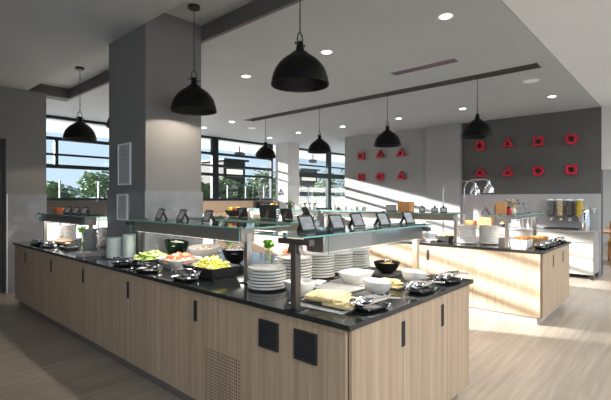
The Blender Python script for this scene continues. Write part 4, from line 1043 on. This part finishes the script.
tag(B().box((-.14, -.3, 0), (.14, .3, .025)).build('drip_tray', M['black_matt'], None, (9.86, 1.9, ZB), bevel=.004), 'long black drip tray below the cereal dispensers', 'tray')
fruit_bowl(9.68, 2.95, ZB, 'on the back counter', 7)
tag(B().box((-.1, -.15, 0), (.1, .15, .2)).build('bread_box', M['box_wood'], None, (9.72, 3.35, ZB), bevel=.006), 'orange wooden bread box on the back counter', 'box')
tag(B().box((-.09, -.1, 0), (.09, .1, .12)).build('bread_box', M['box_wood'], None, (9.72, 3.7, ZB), bevel=.006), 'small orange wooden box at the left of the back counter', 'box')

# ------------------------------------------------------------------ dining room seen through the opening
def chair(x, y, rz, lab, cushion):
    t = thing('dining_chair', lab, 'chair', (x, y, 0), rz, 'wooden chairs in the dining room')
    B().box((-.22, -.21, .43), (.22, .21, .46)).build('seat', M['chair'], t, bevel=.01)
    B().box((-.2, -.19, .461), (.2, .19, .50)).build('cushion', cushion, t, bevel=.012)
    for sx in (-.19, .19):
        for sy in (-.18, .18): B().box((sx-.018, sy-.018, 0), (sx+.018, sy+.018, .43)).build('leg', M['chair'], t)
    B().box((-.2, .18, .5), (-.165, .21, .92)).box((.165, .18, .5), (.2, .21, .92)).box((-.2, .18, .72), (.2, .21, .92)).build('backrest', M['chair'], t, bevel=.006)
def dtable(x, y, lab):
    t = thing('dining_table', lab, 'table', (x, y, 0), 0, 'tables in the dining room')
    B().box((-.4, -.4, .72), (.4, .4, .75)).build('tabletop', M['chair'], t, bevel=.004)
    B().tube([(0, 0, .02), (0, 0, .72)], .04, 12).build('pedestal', M['iron'], t)
    B().lathe([(0, 0), (.24, 0), (.24, .012), (.05, .03), (0, .03)], 24).build('base', M['iron'], t)
for i, (x, y) in enumerate(((12.4, 1.2), (14.8, 3.6), (14.8, -1.5))):  # same fill panels, added to brighten the dining room
    fill_panel(x, y, ['added fill panel above the nearest dining table', 'added fill panel deep in the dining room behind the dark wall', 'added fill panel deep in the dining room, beyond the opening'][i])
chair(11.75, 1.05, 1.4, 'nearest orange wooden chair seen past the right end of the dark wall', M['blue'])
chair(12.9, 1.25, -1.6, 'orange wooden chair beyond the nearest dining table', M['yellow'])
dtable(12.35, 1.15, 'nearest dining table seen past the right end of the dark wall')
chair(14.1, 1.35, 1.5, 'orange wooden chair at the farther dining table', M['yellow'])
dtable(14.75, 1.3, 'farther dining table in the room beyond')

# ------------------------------------------------------------------ light
w = bpy.data.worlds.new('world'); SC.world = w; w.use_nodes = True
nt = w.node_tree; bg = nt.nodes['Background']
tc = nt.nodes.new('ShaderNodeTexCoord'); sp = nt.nodes.new('ShaderNodeSeparateXYZ'); nt.links.new(tc.outputs['Generated'], sp.inputs[0])
rp = nt.nodes.new('ShaderNodeValToRGB'); e = rp.color_ramp.elements
e[0].position = 0; e[0].color = (.56, .69, .80, 1); e[1].position = .6; e[1].color = (.30, .48, .75, 1)
x = e.new(.12); x.color = (.52, .69, .86, 1)
nt.links.new(sp.outputs['Z'], rp.inputs['Fac']); nt.links.new(rp.outputs['Color'], bg.inputs['Color'])
bg.inputs['Strength'].default_value = 1.15
l = bpy.data.lights.new('sun', 'SUN'); l.energy = 36; l.angle = math.radians(.8); l.color = (1, .98, .95)
o = bpy.data.objects.new('sun', l); COL.objects.link(o)
o.rotation_euler = Vector((.38, -1, -.235)).to_track_quat('-Z', 'Y').to_euler()

# ------------------------------------------------------------------ camera
cam = bpy.data.cameras.new('camera'); co = bpy.data.objects.new('camera', cam); COL.objects.link(co)
cam.sensor_width = 36; cam.lens = 423/611*36; cam.shift_y = -1/611; cam.clip_start = .05; cam.clip_end = 200
th = math.radians(42.12)
co.location = (0, 0, 1.52)
co.rotation_euler = (PI/2, 0, th - PI/2)
SC.camera = co
SC.view_settings.view_transform = 'Standard'; SC.view_settings.look = 'None'
SC.view_settings.gamma = 1; SC.view_settings.use_curve_mapping = False
SC.view_settings.exposure = 0.13
